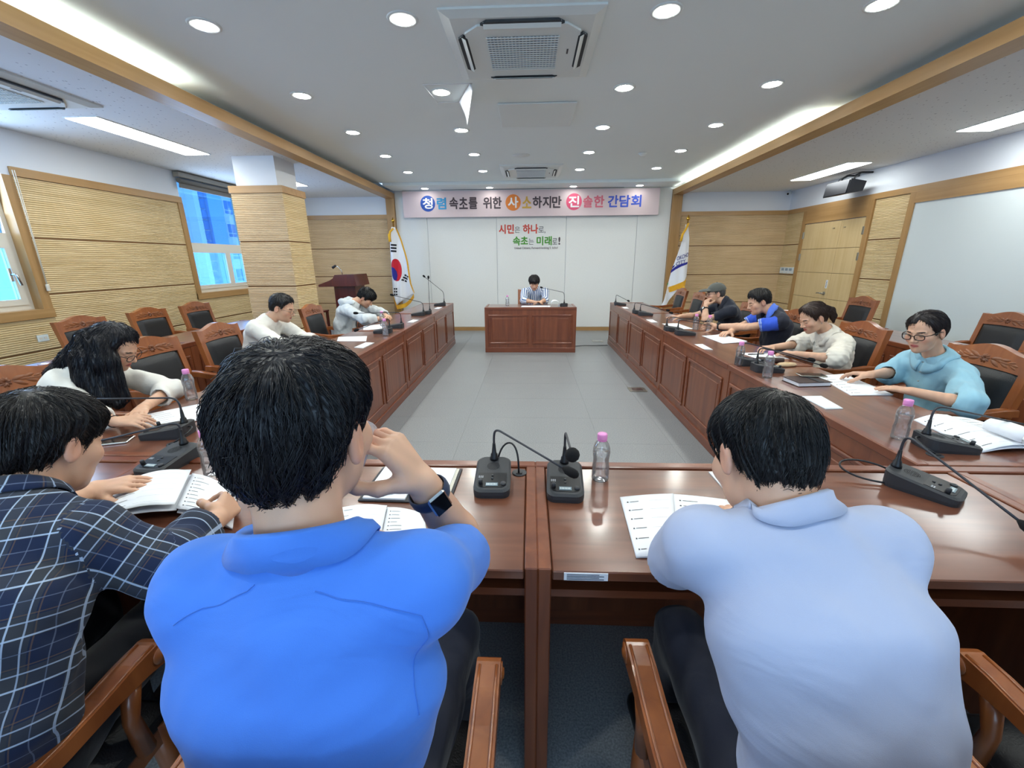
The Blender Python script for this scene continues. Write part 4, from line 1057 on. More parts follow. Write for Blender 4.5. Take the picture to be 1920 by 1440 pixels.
        mix(face & (y > .08) & (ax < .020), np.exp(-((z+.0635)/.0022)**2), lin(110, 52, 48)[:3])
        brow = 1-np.sqrt(((ax-.032)/.020)**2+((z-.0205-.05*(ax-.03))/.0052)**2); mix(face & (y > .05), brow*5, lin(38, 28, 26)[:3])
        mix(face, np.exp(-((ax-.031)/.013)**4-((z+.0025)/.0032)**2), lin(30, 20, 18)[:3])
        mix(face & (y > .09), np.exp(-((ax-.008)/.004)**2-((z+.041)/.0035)**2), lin(110, 60, 52)[:3])
        return c
    # ---- hair
    def hair(s, style='short', top=.020, side=.012, back=.016, front=.012, h=.004, seed=1, col=(20, 17, 18), strands=900, length=.05, width=.0012, extra=None, parting=None, whorl=(0.012, -.055, .10), lift=.003, cut=None, mat=None, ridge=.0022):
        az_k, z_k = HAIRLINE[style]
        def sd(p):
            q = s.loc(p); x, y, z = q[:, 0], q[:, 1], q[:, 2]
            d = smin(sd_ell(q, (0, -.008, .034), (.0765, .0955, .081)), sd_ell(q, (0, -.02, -.02), (.066, .075, .07)), .03)
            az = np.arctan2(np.abs(x), y-.005)
            n_ = q/(np.sqrt((q*q).sum(1))+1e-6)[:, None]
            t = side+(top-side)*np.clip(n_[:, 2]*1.4, 0, 1)+(back-side)*np.clip(-n_[:, 1]*1.3, 0, 1)*np.clip(1-n_[:, 2], 0, 1)+(front-side)*np.clip(n_[:, 1]*1.3-.2, 0, 1)*np.clip(n_[:, 2]*2, 0, 1)
            zl = np.interp(az, az_k, z_k).astype(f32)
            if parting is not None: zl = zl-np.where(x*parting > 0, .014*np.clip(1-az, 0, 1), -.008*np.clip(1-az, 0, 1)).astype(f32)
            # taper towards the hairline edge, then comb ridges
            t = t*np.clip(.12+(z-zl)/.06, .12, 1)
            w = q-np.array(whorl, f32); ph = np.arctan2(w[:, 0], -w[:, 1]); rr = np.sqrt((w*w).sum(1))
            t = t+ridge*(np.sin(23*ph+6*np.sin(3*ph+1)+rr*22+seed)+.7*np.sin(51*ph-rr*35+2*seed)+.5*np.sin(9*ph+rr*60))*np.clip(rr/.05, 0, 1)
            zl = zl+.007*np.sin(31*az+seed)+.005*np.sin(77*az+2*seed)
            d = smax(d-t, (zl-z)*.8, .010)
            if extra is not None: d = smin(d, extra(q, p), .012)
            return d*f32(s.hs)
        pts = [s.hc-.16, s.hc+.16]
        if extra is not None and hasattr(extra, 'pts'): pts += extra.pts(s)
        lo, hi = np.min(pts, 0)-.03, np.max(pts, 0)+.03
        v, fc = mesh_sdf(sd, lo, hi, h)
        name = 'hair_%s' % (mat or '_'.join(map(str, col)))
        if name not in MATS: plain(name, lin(*col), .38, spec=.45, noise=.25, nscale=160)
        o = s.put('hair', v, fc, name)
        if strands:
            r = np.random.default_rng(seed+5); p = v[r.integers(0, len(v), strands)].astype(f32)+r.normal(size=(strands, 3)).astype(f32)*.001
            W = s.w(whorl).astype(f32); grav = np.array([0, 0, -1.], f32); N = 6; step = length/N
            alive = np.ones(strands, bool); path = [p]; twist = r.normal(size=(strands, 3)).astype(f32)*.14; off = (r.uniform(.2, 1, strands)**2*lift+.0008).astype(f32)
            for k in range(N):
                d0 = sd(p); e = .004; g = np.stack([sd(p+np.eye(3, dtype=f32)[i]*f32(e))-d0 for i in range(3)], 1); g /= (np.linalg.norm(g, axis=1, keepdims=True)+1e-9)
                dirn = (p-W); dirn /= (np.linalg.norm(dirn, axis=1, keepdims=True)+1e-6); dirn = dirn+grav*.6+twist*.6
                dirn -= g*(dirn*g).sum(1, keepdims=True); dirn /= (np.linalg.norm(dirn, axis=1, keepdims=True)+1e-6)
                pn = p+dirn*step*(.6+.8*r.random((strands, 1)).astype(f32)); d0 = sd(pn); pn = pn-g*(d0-off*(1+.6*k/N))[:, None]*.8; ok = (np.abs(sd(pn)) < .008) & alive; alive = ok; p = np.where(ok[:, None], pn, p+dirn*.0004); path.append(p)
            path = np.stack(path, 1)                               # strands, N+1, 3
            tn = np.gradient(path, axis=1); tn /= (np.linalg.norm(tn, axis=2, keepdims=True)+1e-9)
            a = np.cross(tn, np.array([.3, .5, .8])); a /= (np.linalg.norm(a, axis=2, keepdims=True)+1e-9); b = np.cross(tn, a)
            wd = (width*np.array([.8, 1, 1, .9, .75, .5, .15]))[None, :, None]
            ring = np.stack([path+wd*(math.cos(t_)*a+math.sin(t_)*b) for t_ in (0, 2.094, 4.189)], 2)   # s, N+1, 3, 3
            vv = ring.reshape(-1, 3); S, K = strands, N+1; base = (np.arange(S)[:, None, None]*K+np.arange(N)[None, :, None])*3; j = np.arange(3)[None, None]; j2 = (np.arange(3)+1) % 3; j2 = j2[None, None]
            fq = np.stack([base+j, base+j2, base+3+j2, base+3+j], -1).reshape(-1, 4)
            so = s.put('hair_strands', vv.astype(f32), fq, name, parent=o); so['kind'] = 'stuff'
        return o
    # ---- clothes
    def torso_sd(s, p, A, Bd, grow=0.):
        K = s.spine; S = nrm(s.sh[1]-s.sh[0]); d = None
        for i in range(len(K)-1):
            a, b = K[i].astype(f32), K[i+1].astype(f32); ba = b-a; T = ba/np.linalg.norm(ba); Sx = nrm(S-T*(S@T)); Fx = np.cross(T, Sx)
            q = p-a; h = np.clip(q@ba/(ba@ba), 0, 1); q = q-h[:, None]*ba
            aa = (A[i]+(A[i+1]-A[i])*h+grow); bb = (Bd[i]+(Bd[i+1]-Bd[i])*h+grow)
            u, v_, w_ = q@Sx, q@Fx, q@T
            k0 = np.sqrt((u/aa)**2+(v_/bb)**2+(w_/bb)**2); k1 = np.sqrt((u/aa**2)**2+(v_/bb**2)**2+(w_/bb**2)**2)+1e-6
            e = k0*(k0-1)/k1; d = e if d is None else smin(d, e, .04)
        return d
    def shirt(s, mat, A, Bd, sleeve=.7, loose=.012, fold=.004, h=.006, seed=2, name='shirt', neck_r=None, neck_drop=.0, vneck=0., color=None, uv=False, cuff=.0, puff=0., ff=26, deep=None, upper=.060, hem=None, arm_r=None):
        """sleeve: 0..1 along the upper arm, 1..2 along the forearm"""
        nr = (neck_r or (.055 if s.fem else .061)); ar = arm_r or ((.040, .036, .030) if s.fem else (.051, .045, .034))
        segs = []
        for i in (0, 1):
            up_end = s.sh[i]+(s.el[i]-s.sh[i])*min(1, sleeve)
            r0, r1 = ar[0]+loose, ar[0]+(ar[1]-ar[0])*min(1, sleeve)+loose+puff
            L = [(s.sh[i], up_end, r0, r1)]; end, dirn, rin = up_end, nrm(s.el[i]-s.sh[i]), ar[1]-.004
            if sleeve > 1:
                fe = s.el[i]+(s.wr[i]-s.el[i])*(sleeve-1); r2 = ar[1]+(ar[2]-ar[1])*(sleeve-1)+loose
                L.append((s.el[i], fe, r1, r2+cuff)); end, dirn, rin = fe, nrm(s.wr[i]-s.el[i]), ar[2]
            segs.append((L, end.astype(f32), dirn, rin))
        up = s.spine[-1]; n0 = s.neck; n1 = s.w((0, -.03, -.05)); ndir = nrm(n1-n0)
        fwdv = nrm(np.cross(np.array(nrm(up-s.spine[-2]), float), np.array(nrm(s.sh[1]-s.sh[0]), float))*1.)
        def parts(p):
            t = s.torso_sd(p, A, Bd)
            for i in (0, 1):
                t = smin(t, sd_cap(p, up, s.sh[i], upper*1.15, upper), .05)
                t = smin(t, sd_cap(p, n0-(n0-up)*.15, s.sh[i]+(n0-s.sh[i])*.25, .050, .040), .04)
            sl = []
            for L, end, dirn, rin in segs:
                a = np.maximum(sd_cap(p, *L[-1]), (p-end)@dirn)
                if len(L) > 1: a = smin(a, sd_cap(p, *L[0]), .02)
                sl.append(a)
            return t, sl
        def f(p):
            t, sl = parts(p); d = t
            for a in sl: d = smin(d, a, .035)
            d = d+wob(p, seed, ff, fold)+wob(p, seed+9, ff*2.3, fold*.4)
            if deep is not None: d = d+deep(p)
            for L, end, dirn, rin in segs:
                d = smax(d, -sd_cap(p, end-dirn*.012, end+dirn*.05, rin+.010, rin+.012), .004)
            # neck opening
            cutn = sd_cap(p, n0+ndir*(.040-neck_drop), n0+ndir*.14, nr, nr); d = smax(d, -cutn, .006)
            if vneck: d = smax(d, -sd_cap(p, n0+fwdv*.09, n0+fwdv*.12-ndir*vneck, .035, .004), .006)
            pn = p-n0.astype(f32); d = smax(d, -np.maximum(.030-pn@ndir, np.sqrt((pn*pn).sum(1))-.115), .006)
            if hem is not None: d = smax(d, -((p-np.array(hem[0], f32))@nrm(hem[1])), .004)
            return d
        pts = s.sh+s.el+s.spine+[s.neck]+(s.wr if sleeve > 1 else [])
        lo, hi = np.min(pts, 0)-.24, np.max(pts, 0)+.24; lo[2] = max(lo[2], .40)
        v, fc = mesh_sdf(f, lo, hi, h)
        s._segs = segs; s._parts = parts; s._shirt_f = f; k = {}
        if color is not None: k['color'] = color(s, v)
        if uv:
            t, sl = parts(v); K = s.spine; S = nrm(s.sh[1]-s.sh[0]); T = nrm(K[-1]-K[0]); U = [np.stack([(v-K[0].astype(f32))@S+.6*((v-K[0].astype(f32))@np.cross(T, S)), (v-K[0].astype(f32))@T], 1)]
            for i in (0, 1):
                a, b = s.sh[i].astype(f32), s.el[i].astype(f32); w_ = s.wr[i].astype(f32); ax = nrm(b-a); q1 = (v-a)@ax; L1 = np.linalg.norm(b-a)
                ax2 = nrm(w_-b); q2 = (v-b)@ax2; on2 = np.abs(sd_cap(v, b, w_, .04, .04)) < np.abs(sd_cap(v, a, b, .04, .04))
                x1 = nrm(np.cross(ax, [.2, .1, 1])); y1 = np.cross(ax, x1); c1 = a+q1[:, None]*ax; c2 = b+q2[:, None]*ax2
                r1 = v-np.where(on2[:, None], c2, c1); ang = np.arctan2(r1@y1, r1@x1)
                U.append(np.stack([ang*.058, np.where(on2, L1+q2, q1)], 1))
            which = np.argmin(np.stack([t]+sl, 1), 1)[fc]; wf = np.median(which, 1).astype(int); out = np.zeros((len(fc), fc.shape[1], 2), f32)
            for i in range(3): out[wf == i] = U[i][fc[wf == i]]
            # keep sleeve angle continuous inside a face
            d0 = out[:, :, 0]-out[:, :1, 0]; per = 2*PI*.058; out[:, :, 0] -= np.where(wf[:, None] > 0, np.round(d0/per)*per, 0)
            k['uv'] = out.reshape(-1, 2)
        s.shirt_obj = s.put(name, v, fc, mat, **k); return s.shirt_obj
    def seam(s, pts, mat, r=.0014, n=14, name='seam', lift=.0006):
        q = []
        for a, b in zip(pts[:-1], pts[1:]):
            for k in range(n): q.append(np.array(a)+(np.array(b)-np.array(a))*k/n)
        p = np.array(q+[np.array(pts[-1])], f32)
        for _ in range(5):
            d0 = s._shirt_f(p); g = np.stack([s._shirt_f(p+np.eye(3, dtype=f32)[i]*f32(.004))-d0 for i in range(3)], 1); g /= (np.linalg.norm(g, axis=1, keepdims=True)+1e-9); p = p-g*(d0-lift)[:, None]
        return MB().tube([tuple(x-s.root_loc) for x in p], r, 6).build(name, mat, s.shirt_obj)
    def trousers(s, mat, h=.013, thick=1.0, shoe='shoe_black'):
        P0 = s.spine[0]
        def f(p):
            d = sd_ell(p, P0-np.array([0, 0, .02]), (.175*thick, .14, .11))
            for i in (0, 1):
                d = smin(d, sd_cap(p, s.hips[i], s.knees[i], .088*thick, .066*thick), .04)
                d = smin(d, sd_cap(p, s.knees[i], s.feet[i]+np.array([0, 0, .09]), .064*thick, .052*thick), .03)
            return smax(d+wob(p, 4, 30, .004), .075-p[:, 2], .01)
        pts = s.hips+s.knees+s.feet+[P0]; lo, hi = np.min(pts, 0)-.2, np.max(pts, 0)+.2
        v, fc = mesh_sdf(f, lo, hi, h); s.put('trousers', v, fc, mat)
        fw = nrm([s.knees[0][0]-s.hips[0][0], s.knees[0][1]-s.hips[0][1], 0]).astype(float)
        for i in (0, 1):
            a = s.feet[i]
            def g(p, a=a):
                d = sd_cap(p, a+np.array([0, 0, .045])-fw*.03, a+np.array([0, 0, .035])+fw*.17, .045, .036)
                d = smin(d, sd_cap(p, a+np.array([0, 0, .05])-fw*.02, a+np.array([0, 0, .11])-fw*.02, .045, .045), .03)
                return smax(d, .002-p[:, 2], .006)
            v, fc = mesh_sdf(g, a-.26, a+.30, .010); s.put('shoe', v, fc, shoe)
    def collar(s, mat, r=.066, height=.034, flare=.022, gap=.5, parent=None, tilt=None, thick=.004, drop=.006, wide=1.08):
        """turned-down collar around the neck, open at the front by gap radians"""
        n0, n1 = s.neck, s.w((0, -.03, -.05)); ax = nrm(n1-n0).astype(float); S = nrm(s.sh[1]-s.sh[0]).astype(float); S = S-ax*(S@ax); S /= np.linalg.norm(S); Fd = np.cross(ax, S)
        base = n0+ax*drop; nu, rows = 44, []
        for j, (rr, hh) in enumerate(((r-.008, -.030), (r-.001, -.006), (r-.001, height*.9), (r+.003, height), (r+.008, height*.86), (r+flare*.6, height*.25), (r+flare, -.014))):
            row = []
            for i in range(nu):
                a = gap/2+(2*PI-gap)*i/(nu-1); fr = math.cos(a)
                lowf = -.030*max(0, fr)**1.5 - (.020*max(0, fr)**4 if j >= 5 else 0)
                row.append(base+ax*(hh+lowf+.010*max(0, -fr))+(S*math.sin(a)*wide+Fd*math.cos(a))*(rr+.010*max(0, fr)))
            rows.append(row)
        for j, lift in ((len(rows)-2, .010), (len(rows)-1, .0045)):          # the turned-down leaf lies on the shirt
            p = np.array(rows[j], f32)
            for _ in range(4):
                d0 = s._shirt_f(p); g = np.stack([s._shirt_f(p+np.eye(3, dtype=f32)[i]*f32(.004))-d0 for i in range(3)], 1); g /= (np.linalg.norm(g, axis=1, keepdims=True)+1e-9)
                mv = d0-lift; mv = np.maximum(mv, 0) if False else mv; p = p-g*np.clip(mv, -.04, .04)[:, None]
            rows[j] = [q for q in p.astype(float)]
        m = MB(); m.add([tuple(q-s.root_loc) for r_ in rows for q in r_], [(j*nu+i, j*nu+i+1, (j+1)*nu+i+1, (j+1)*nu+i) for j in range(len(rows)-1) for i in range(nu-1)], True)
        o = solid(m, 'collar', mat, thick, parent or s.shirt_obj); me = o.data; uvl = me.uv_layers.new(name='cloth')
        for l in me.loops: uvl.data[l.index].uv = ((l.vertex_index % nu)*.0095, (l.vertex_index//nu)*.012)
        return o
    def glasses(s, mat='black_gloss', rx=.024, rz=.018, half=False, thick=.0016, y=.108):
        g = link('glasses', None, s.root)
        def P(q): return tuple(s.w(q)-s.root_loc)
        for sx in (-1, 1):
            pts = [P((sx*.034+rx*math.copysign(abs(math.cos(a))**.75, math.cos(a)), y-.006*abs(math.cos(a)) if math.cos(a)*sx > 0 else y, -.004+rz*math.copysign(abs(math.sin(a))**.75, math.sin(a)))) for a in np.linspace(0, 2*PI, 29)]
            MB().tube(pts, thick, 6, caps=False).build('rim', mat, g)
            MB().tube([P((sx*(.034+rx), y-.006, .004)), P((sx*.074, .075, .006)), P((sx*.082, -.004, .006)), P((sx*.080, -.020, -.012))], thick*1.1, 6).build('temple', mat, g)
        MB().tube([P((-.034+rx, y, .0)), P((0, y+.005, .004)), P((.034-rx, y, .0))], thick, 6).build('bridge', mat, g)
        return g
    def bracelet(s, i, t, mat, r=.033, wdt=.010, name='wristwatch', face=None, facedir=None, fr=.019):
        c = s.el[i]+(s.wr[i]-s.el[i])*t; ax = nrm(s.wr[i]-s.el[i]).astype(float); a = nrm(np.cross(ax, [0.1, .2, 1])).astype(float); b = np.cross(ax, a)
        w = link(name, None, s.root)
        m = MB(); n = 24
        def fn(u, v_):
            th = 2*PI*u; rr = r+(.0022 if 0 < v_ < 1 else 0); return tuple(c+ax*(v_-.5)*wdt*2+(a*math.cos(th)+b*math.sin(th))*rr-s.root_loc)
        solid(m.grid(fn, n, 5, closed_u=True), 'band', mat, .002, w)
        if face:
            fd = np.array(facedir, float); fd = fd-ax*(fd@ax); fd /= np.linalg.norm(fd); sd_ = np.cross(ax, fd); o = c+fd*(r+.001)-s.root_loc
            Mx = Matrix.Identity(4)
            for k in range(3): Mx[k][0], Mx[k][1], Mx[k][2], Mx[k][3] = ax[k], sd_[k], fd[k], o[k]
            if face == 'round':
                MB().lathe([(fr, 0), (fr*1.05, .005), (fr*.95, .009)], 24).xf(Mx).build('watch_case', 'dark_metal', w); MB().lathe([(fr*.88, .0085), (fr*.88, .0098)], 24).xf(Mx).build('dial', 'black_gloss', w)
            else:
                MB().box(-.020, .020, -.017, .017, 0, .009, bev=.004).xf(Mx).build('watch_case', 'chrome', w); MB().box(-.0175, .0175, -.0145, .0145, .0088, .0102, bev=.002).xf(Mx).build('dial', 'black_gloss', w)
        return w
    def buttons(s, pts, mat='ac_white', r=.005):
        for p in pts: MB().lathe([(0, .003), (r, .002), (r, -.002)], 10).xf(Matrix.Translation(Vector(np.array(p)-s.root_loc))).build('button', mat, s.shirt_obj)
vcol('skin', rough=.46, spec=.4, sss=.12, bump=.05, bscale=420)
plain('shoe_black', lin(22, 22, 24), .35)
def cloth_mat(name, rgb, rough=.85, bump=.12, sheen=.15, bscale=900, crease=.22, cscale=4.5):
    m = plain(name, lin(*rgb), rough, sheen=sheen, bump=bump, bscale=bscale, spec=.25)
    nt = m.node_tree; bp = [n for n in nt.nodes if n.type == 'BUMP'][0]
    tc = nt.nodes.new('ShaderNodeTexCoord'); mp = nt.nodes.new('ShaderNodeMapping'); mp.inputs['Scale'].default_value = (1, 1, 1.7); mp.inputs['Rotation'].default_value = (.3, .5, .2)
    n = nt.nodes.new('ShaderNodeTexNoise'); n.inputs['Scale'].default_value = cscale; n.inputs['Detail'].default_value = 2.5; n.inputs['Distortion'].default_value = 1.6; n.inputs['Roughness'].default_value = .45
    b2 = nt.nodes.new('ShaderNodeBump'); b2.inputs['Strength'].default_value = crease; b2.inputs['Distance'].default_value = .03
    nt.links.new(tc.outputs['Object'], mp.inputs[0]); nt.links.new(mp.outputs[0], n.inputs['Vector']); nt.links.new(n.outputs['Fac'], b2.inputs['Height']); nt.links.new(b2.outputs[0], bp.inputs['Normal'])
    return m
# ------------------------------------------------------------------ the people
def frame(x, y, yaw):
    """seat frame: (right, forward, height) -> world; yaw 0 faces +Y"""
    f = np.array([-math.sin(yaw), math.cos(yaw)]); r = np.array([math.cos(yaw), math.sin(yaw)])
    return lambda a, b, z: np.array([x+r[0]*a+f[0]*b, y+r[1]*a+f[1]*b, z]), np.array([f[0], f[1], 0]), np.array([r[0], r[1], 0])
MALE = ((.170, .160, .178, .150), (.125, .118, .118, .085)); FEM = ((.160, .135, .150, .128), (.120, .100, .108, .075))

# man in the blue shirt, seen from behind, drinking
cloth_mat('shirt_blue', (72, 128, 222), .8); cloth_mat('trouser_dark', (28, 30, 36)); cloth_mat('trouser_grey', (150, 150, 152)); cloth_mat('trouser_navy', (30, 34, 48))
P = Person('dark haired man in a bright blue polo, seen from behind, raising a cup', (-.345, .45, 0), (-.314, .530, 1.272), (.06, 1, -.08), (0, .05, 1), (-.305, .470, 1.135),
    [(-.452, .470, 1.058), (-.148, .480, 1.068)], [(-.520, .60, .860), (-.118, .690, .955)], [(-.45, .86, .80), (-.183, .636, 1.135)],
    [(-.318, .430, .58), (-.318, .435, .72), (-.315, .440, .83), (-.312, .447, .93), (-.307, .460, 1.03)], [(-.44, .45, .55), (-.25, .45, .55)], [(-.46, .84, .56), (-.20, .86, .56)], [(-.47, .88, 0), (-.18, .92, 0)])
P.hands = [hand_caps((-.45, .86, .80), (.2, 1, -.1), (0, -.1, -1), -1, (.3, .3, .2)), hand_caps((-.183, .636, 1.135), (-.55, -.06, .80), (-.80, .10, -.55), 1, (.55, .55, .35), thumb=(.55, .75))]
P.body(.004)
def muscle(p):      # soft folds above the waist
    return .004*np.sin((p[:, 2]-.2*np.abs(p[:, 0]+.33))*44+3*np.sin(p[:, 0]*9))*np.clip(.85-p[:, 2], 0, .25)*4
sh = P.shirt('shirt_blue', (.126, .140, .166, .184, .150), (.104, .102, .104, .106, .082), sleeve=.74, loose=.012, fold=.0022, h=.006, seed=11, ff=20, deep=muscle, neck_drop=.0)
P.collar('shirt_blue', r=.063, height=.026, flare=.018, gap=.35, drop=.0)
cloth_mat('seam_blue', (66, 118, 208), .9)
P.seam([(-.258, .400, 1.118), (-.228, .397, 1.111), (-.175, .398, 1.098), (-.128, .399, 1.082), (-.119, .392, 1.060)], 'seam_blue', r=.0006); P.seam([(-.119, .392, 1.060), (-.112, .385, 1.03), (-.112, .377, .994), (-.120, .377, .94)], 'seam_blue', r=.0006); P.seam([(-.335, .392, 1.13), (-.349, .382, 1.125), (-.405, .374, 1.108), (-.440, .363, 1.078)], 'seam_blue', r=.0006)
P.trousers('trouser_navy')
P.hair('mop', top=.015, side=.010, back=.012, front=.016, h=.004, seed=3, strands=6000, length=.07, width=.0006, lift=.003, col=(18, 18, 24), ridge=.0028)
cloth_mat('strap_navy', (36, 48, 74), .6)
P.bracelet(1, .86, 'strap_navy', r=.0335, wdt=.011, face='square', facedir=(.55, -.75, .1))

# man in the pale polo, seen from behind, bent over his papers
cloth_mat('shirt_pale', (172, 182, 208), .85)
P = Person('man in a pale lavender polo, seen from behind, bowed over papers', (.51, .50, 0), (.450, .755, 1.138), (-.10, 1, -.60), (0, .6, 1), (.468, .675, 1.060),
    [(.318, .670, .995), (.640, .675, .990)], [(.315, .800, .850), (.745, .82, .850)], [(.46, 1.00, .795), (.64, 1.02, .795)],
    [(.490, .475, .58), (.487, .48, .72), (.486, .515, .82), (.484, .565, .91), (.476, .635, .985)], [(.43, .50, .55), (.61, .50, .55)], [(.40, .88, .56), (.66, .90, .56)], [(.39, .92, 0), (.68, .96, 0)])
P.hands = [hand_caps((.46, 1.00, .795), (.5, .8, -.05), (.2, 0, -1), -1, (.3, .35, .25)), hand_caps((.64, 1.02, .795), (-.4, .9, -.05), (0, 0, -1), 1, (.3, .35, .25))]
P.body(.0045)
def fold2(p): return .006*np.sin((p[:, 2]*.9+p[:, 0]*.7)*36+2*np.sin(p[:, 0]*11))*np.exp(-((p[:, 0]-.38)/.07)**2)*np.clip((.95-p[:, 2])*4, 0, 1)
P.shirt('shirt_pale', (.118, .130, .158, .180, .150), (.102, .102, .106, .110, .082), sleeve=.80, loose=.014, fold=.0034, h=.006, seed=21, ff=18, deep=fold2, neck_drop=.0)
P.collar('shirt_pale', r=.062, height=.024, flare=.018, gap=.35, drop=.0)
P.trousers('trouser_navy')
P.hair('short', top=.010, side=.006, back=.007, front=.014, h=.004, seed=5, strands=5200, length=.05, width=.0006, lift=.002, col=(24, 23, 24))

# man in the plaid shirt, writing
def plaid_material():
    m, nt, b = _new('plaid'); _set(b, **{'Roughness': .85, 'Sheen Weight': .1, 'Specular IOR Level': .2})
    uv = nt.nodes.new('ShaderNodeUVMap'); uv.uv_map = 'cloth'; sx = nt.nodes.new('ShaderNodeSeparateXYZ'); nt.links.new(uv.outputs[0], sx.inputs[0])
    def band(src, period, lo, hi, ph=0.):
        a = nt.nodes.new('ShaderNodeMath'); a.operation = 'MULTIPLY_ADD'; a.inputs[1].default_value = 1/period; a.inputs[2].default_value = ph; nt.links.new(src, a.inputs[0])
        f = nt.nodes.new('ShaderNodeMath'); f.operation = 'FRACT'; nt.links.new(a.outputs[0], f.inputs[0])
        c = nt.nodes.new('ShaderNodeMath'); c.operation = 'COMPARE'; c.inputs[1].default_value = (lo+hi)/2; c.inputs[2].default_value = (hi-lo)/2; nt.links.new(f.outputs[0], c.inputs[0]); return c.outputs[0]
    def mix(fac, col, prev, k=1.):
        x = nt.nodes.new('ShaderNodeMix'); x.data_type = 'RGBA'; mu = nt.nodes.new('ShaderNodeMath'); mu.operation = 'MULTIPLY'; mu.inputs[1].default_value = k; nt.links.new(fac, mu.inputs[0]); nt.links.new(mu.outputs[0], x.inputs[0])
        if isinstance(prev, tuple): x.inputs[6].default_value = prev
        else: nt.links.new(prev, x.inputs[6])
        x.inputs[7].default_value = col; return x.outputs[2]
    U, W = sx.outputs[0], sx.outputs[1]; per = .085
    c = lin(26, 38, 66)
    for s_ in (U, W): c = mix(band(s_, per, .0, .42), lin(58, 62, 66), c, .55)
    for s_ in (U, W): c = mix(band(s_, per, .45, .475), lin(104, 84, 66), c, .5)
    for s_ in (U, W):
        c = mix(band(s_, per, .02, .055), lin(176, 196, 222), c, .75); c = mix(band(s_, per, .30, .33), lin(168, 186, 212), c, .65); c = mix(band(s_, per, .72, .74), lin(110, 124, 150), c, .5)
    nt.links.new(c, b.inputs['Base Color'])
plaid_material()
P = Person('dark haired man in a navy plaid shirt writing in a booklet', (-1.14, .50, 0), (-1.149, .873, 1.085), (.06, 1, -.40), (0, .4, 1), (-1.125, .770, .985),
    [(-1.315, .735, .925), (-.955, .735, .930)], [(-1.42, .93, .815), (-.845, .775, .835)], [(-1.40, 1.15, .80), (-.885, 1.000, .800)],
    [(-1.05, .50, .57), (-1.04, .52, .70), (-1.065, .59, .84), (-1.12, .69, .945)], [(-1.16, .52, .55), (-.98, .52, .55)], [(-1.25, .90, .56), (-1.02, .92, .56)], [(-1.25, .94, 0), (-1.0, .98, 0)])
P.hands = [hand_caps((-1.40, 1.15, .80), (.95, .25, .05), (0, .25, -1), -1, (.2, .2, .15), thumb=(.5, .1)), hand_caps((-.885, 1.000, .800), (-.25, 1, .0), (-.9, -.15, -.45), 1, (.75, .75, .4), thumb=(.35, .6))]
P.body(.004)
P.shirt('plaid', (.172, .172, .186, .155), (.130, .125, .120, .088), sleeve=1.62, loose=.020, fold=.006, h=.006, seed=31, ff=24, uv=True, cuff=.004)
P.collar('plaid', r=.062, height=.034, flare=.018, gap=.5)
P.trousers('trouser_dark')
P.hair('mop', top=.020, side=.014, back=.013, front=.020, h=.004, seed=8, strands=5200, length=.06, width=.0006, lift=.004, col=(22, 20, 22))

# woman with long black hair, window side
fr, f_, r_ = frame(-2.42, 1.98, -PI/2)
cloth_mat('blouse_ivory', (236, 234, 226), .85)
def long_hair(q, p):
    # curtain falling from the crown over the near shoulder and down the chest
    d = np.full(len(q), 9., f32)
    for path, r0, r1 in (long_hair.paths):
        for a, b, ra, rb in path: d = smin(d, sd_cap(p, a, b, ra, rb), .03)
    d = d+.0018*np.sin(p[:, 1]*420+1.6*np.sin(p[:, 2]*22)+p[:, 0]*260)+.0026*np.sin(p[:, 1]*150+p[:, 0]*120+1.0*np.sin(p[:, 2]*15))
    return d/f32(.95)
P = Person('woman with long black hair and an ivory blouse reading at the window side table', (-2.42, 1.98, 0), (-2.15, 2.050, 1.085), (.86, .20, -.55), (.5, 0, 1), (-2.27, 2.02, .985),
    [(-2.30, 2.155, .915), (-2.31, 1.875, .930)], [(-2.06, 2.22, .80), (-2.10, 1.80, .80)], [(-1.96, 1.93, .795), (-1.90, 1.725, .80)],
    [(-2.42, 2.0, .57), (-2.41, 2.0, .70), (-2.37, 2.0, .83), (-2.31, 2.01, .92)], [fr(-.09, .04, .55), fr(.09, .04, .55)], [fr(-.1, .45, .56), fr(.1, .45, .56)], [fr(-.1, .45, 0), fr(.1, .45, 0)], sex='f')
P.hands = [hand_caps((-1.96, 1.93, .795), (.5, -.85, -.05), (0, 0, -1), -1, (.2, .2, .15), s=.92), hand_caps((-1.90, 1.725, .80), (1, .22, -.02), (.0, .35, -.9), 1, (.35, .35, .3), thumb=(.6, .1), s=.92)]
P.body(.0045)
P.shirt('blouse_ivory', *FEM, sleeve=1.45, loose=.018, fold=.006, h=.007, seed=41, ff=30, puff=.008)
def cap_chain(pts, rr): return [(np.array(a), np.array(b), ra, rb) for a, b, ra, rb in zip(pts[:-1], pts[1:], rr[:-1], rr[1:])]
long_hair.paths = [(cap_chain([(-2.20, 1.985, 1.13), (-2.20, 1.945, 1.04), (-2.19, 1.925, .95), (-2.13, 1.915, .87), (-2.08, 1.92, .82)], (.055, .060, .058, .045, .022)), 0, 0),
                   (cap_chain([(-2.13, 1.965, 1.12), (-2.11, 1.95, 1.03), (-2.10, 1.945, .94), (-2.06, 1.95, .84)], (.045, .045, .040, .015)), 0, 0),
                   (cap_chain([(-2.23, 2.02, 1.12), (-2.30, 1.98, 1.03), (-2.36, 1.93, .96), (-2.38, 1.90, .92)], (.06, .055, .045, .02)), 0, 0),
                   (cap_chain([(-2.20, 2.11, 1.12), (-2.22, 2.13, 1.03), (-2.24, 2.13, .95)], (.045, .035, .02)), 0, 0)]
long_hair.pts = lambda s: [np.array((-2.46, 1.8, .80)), np.array((-1.98, 2.24, 1.2))]
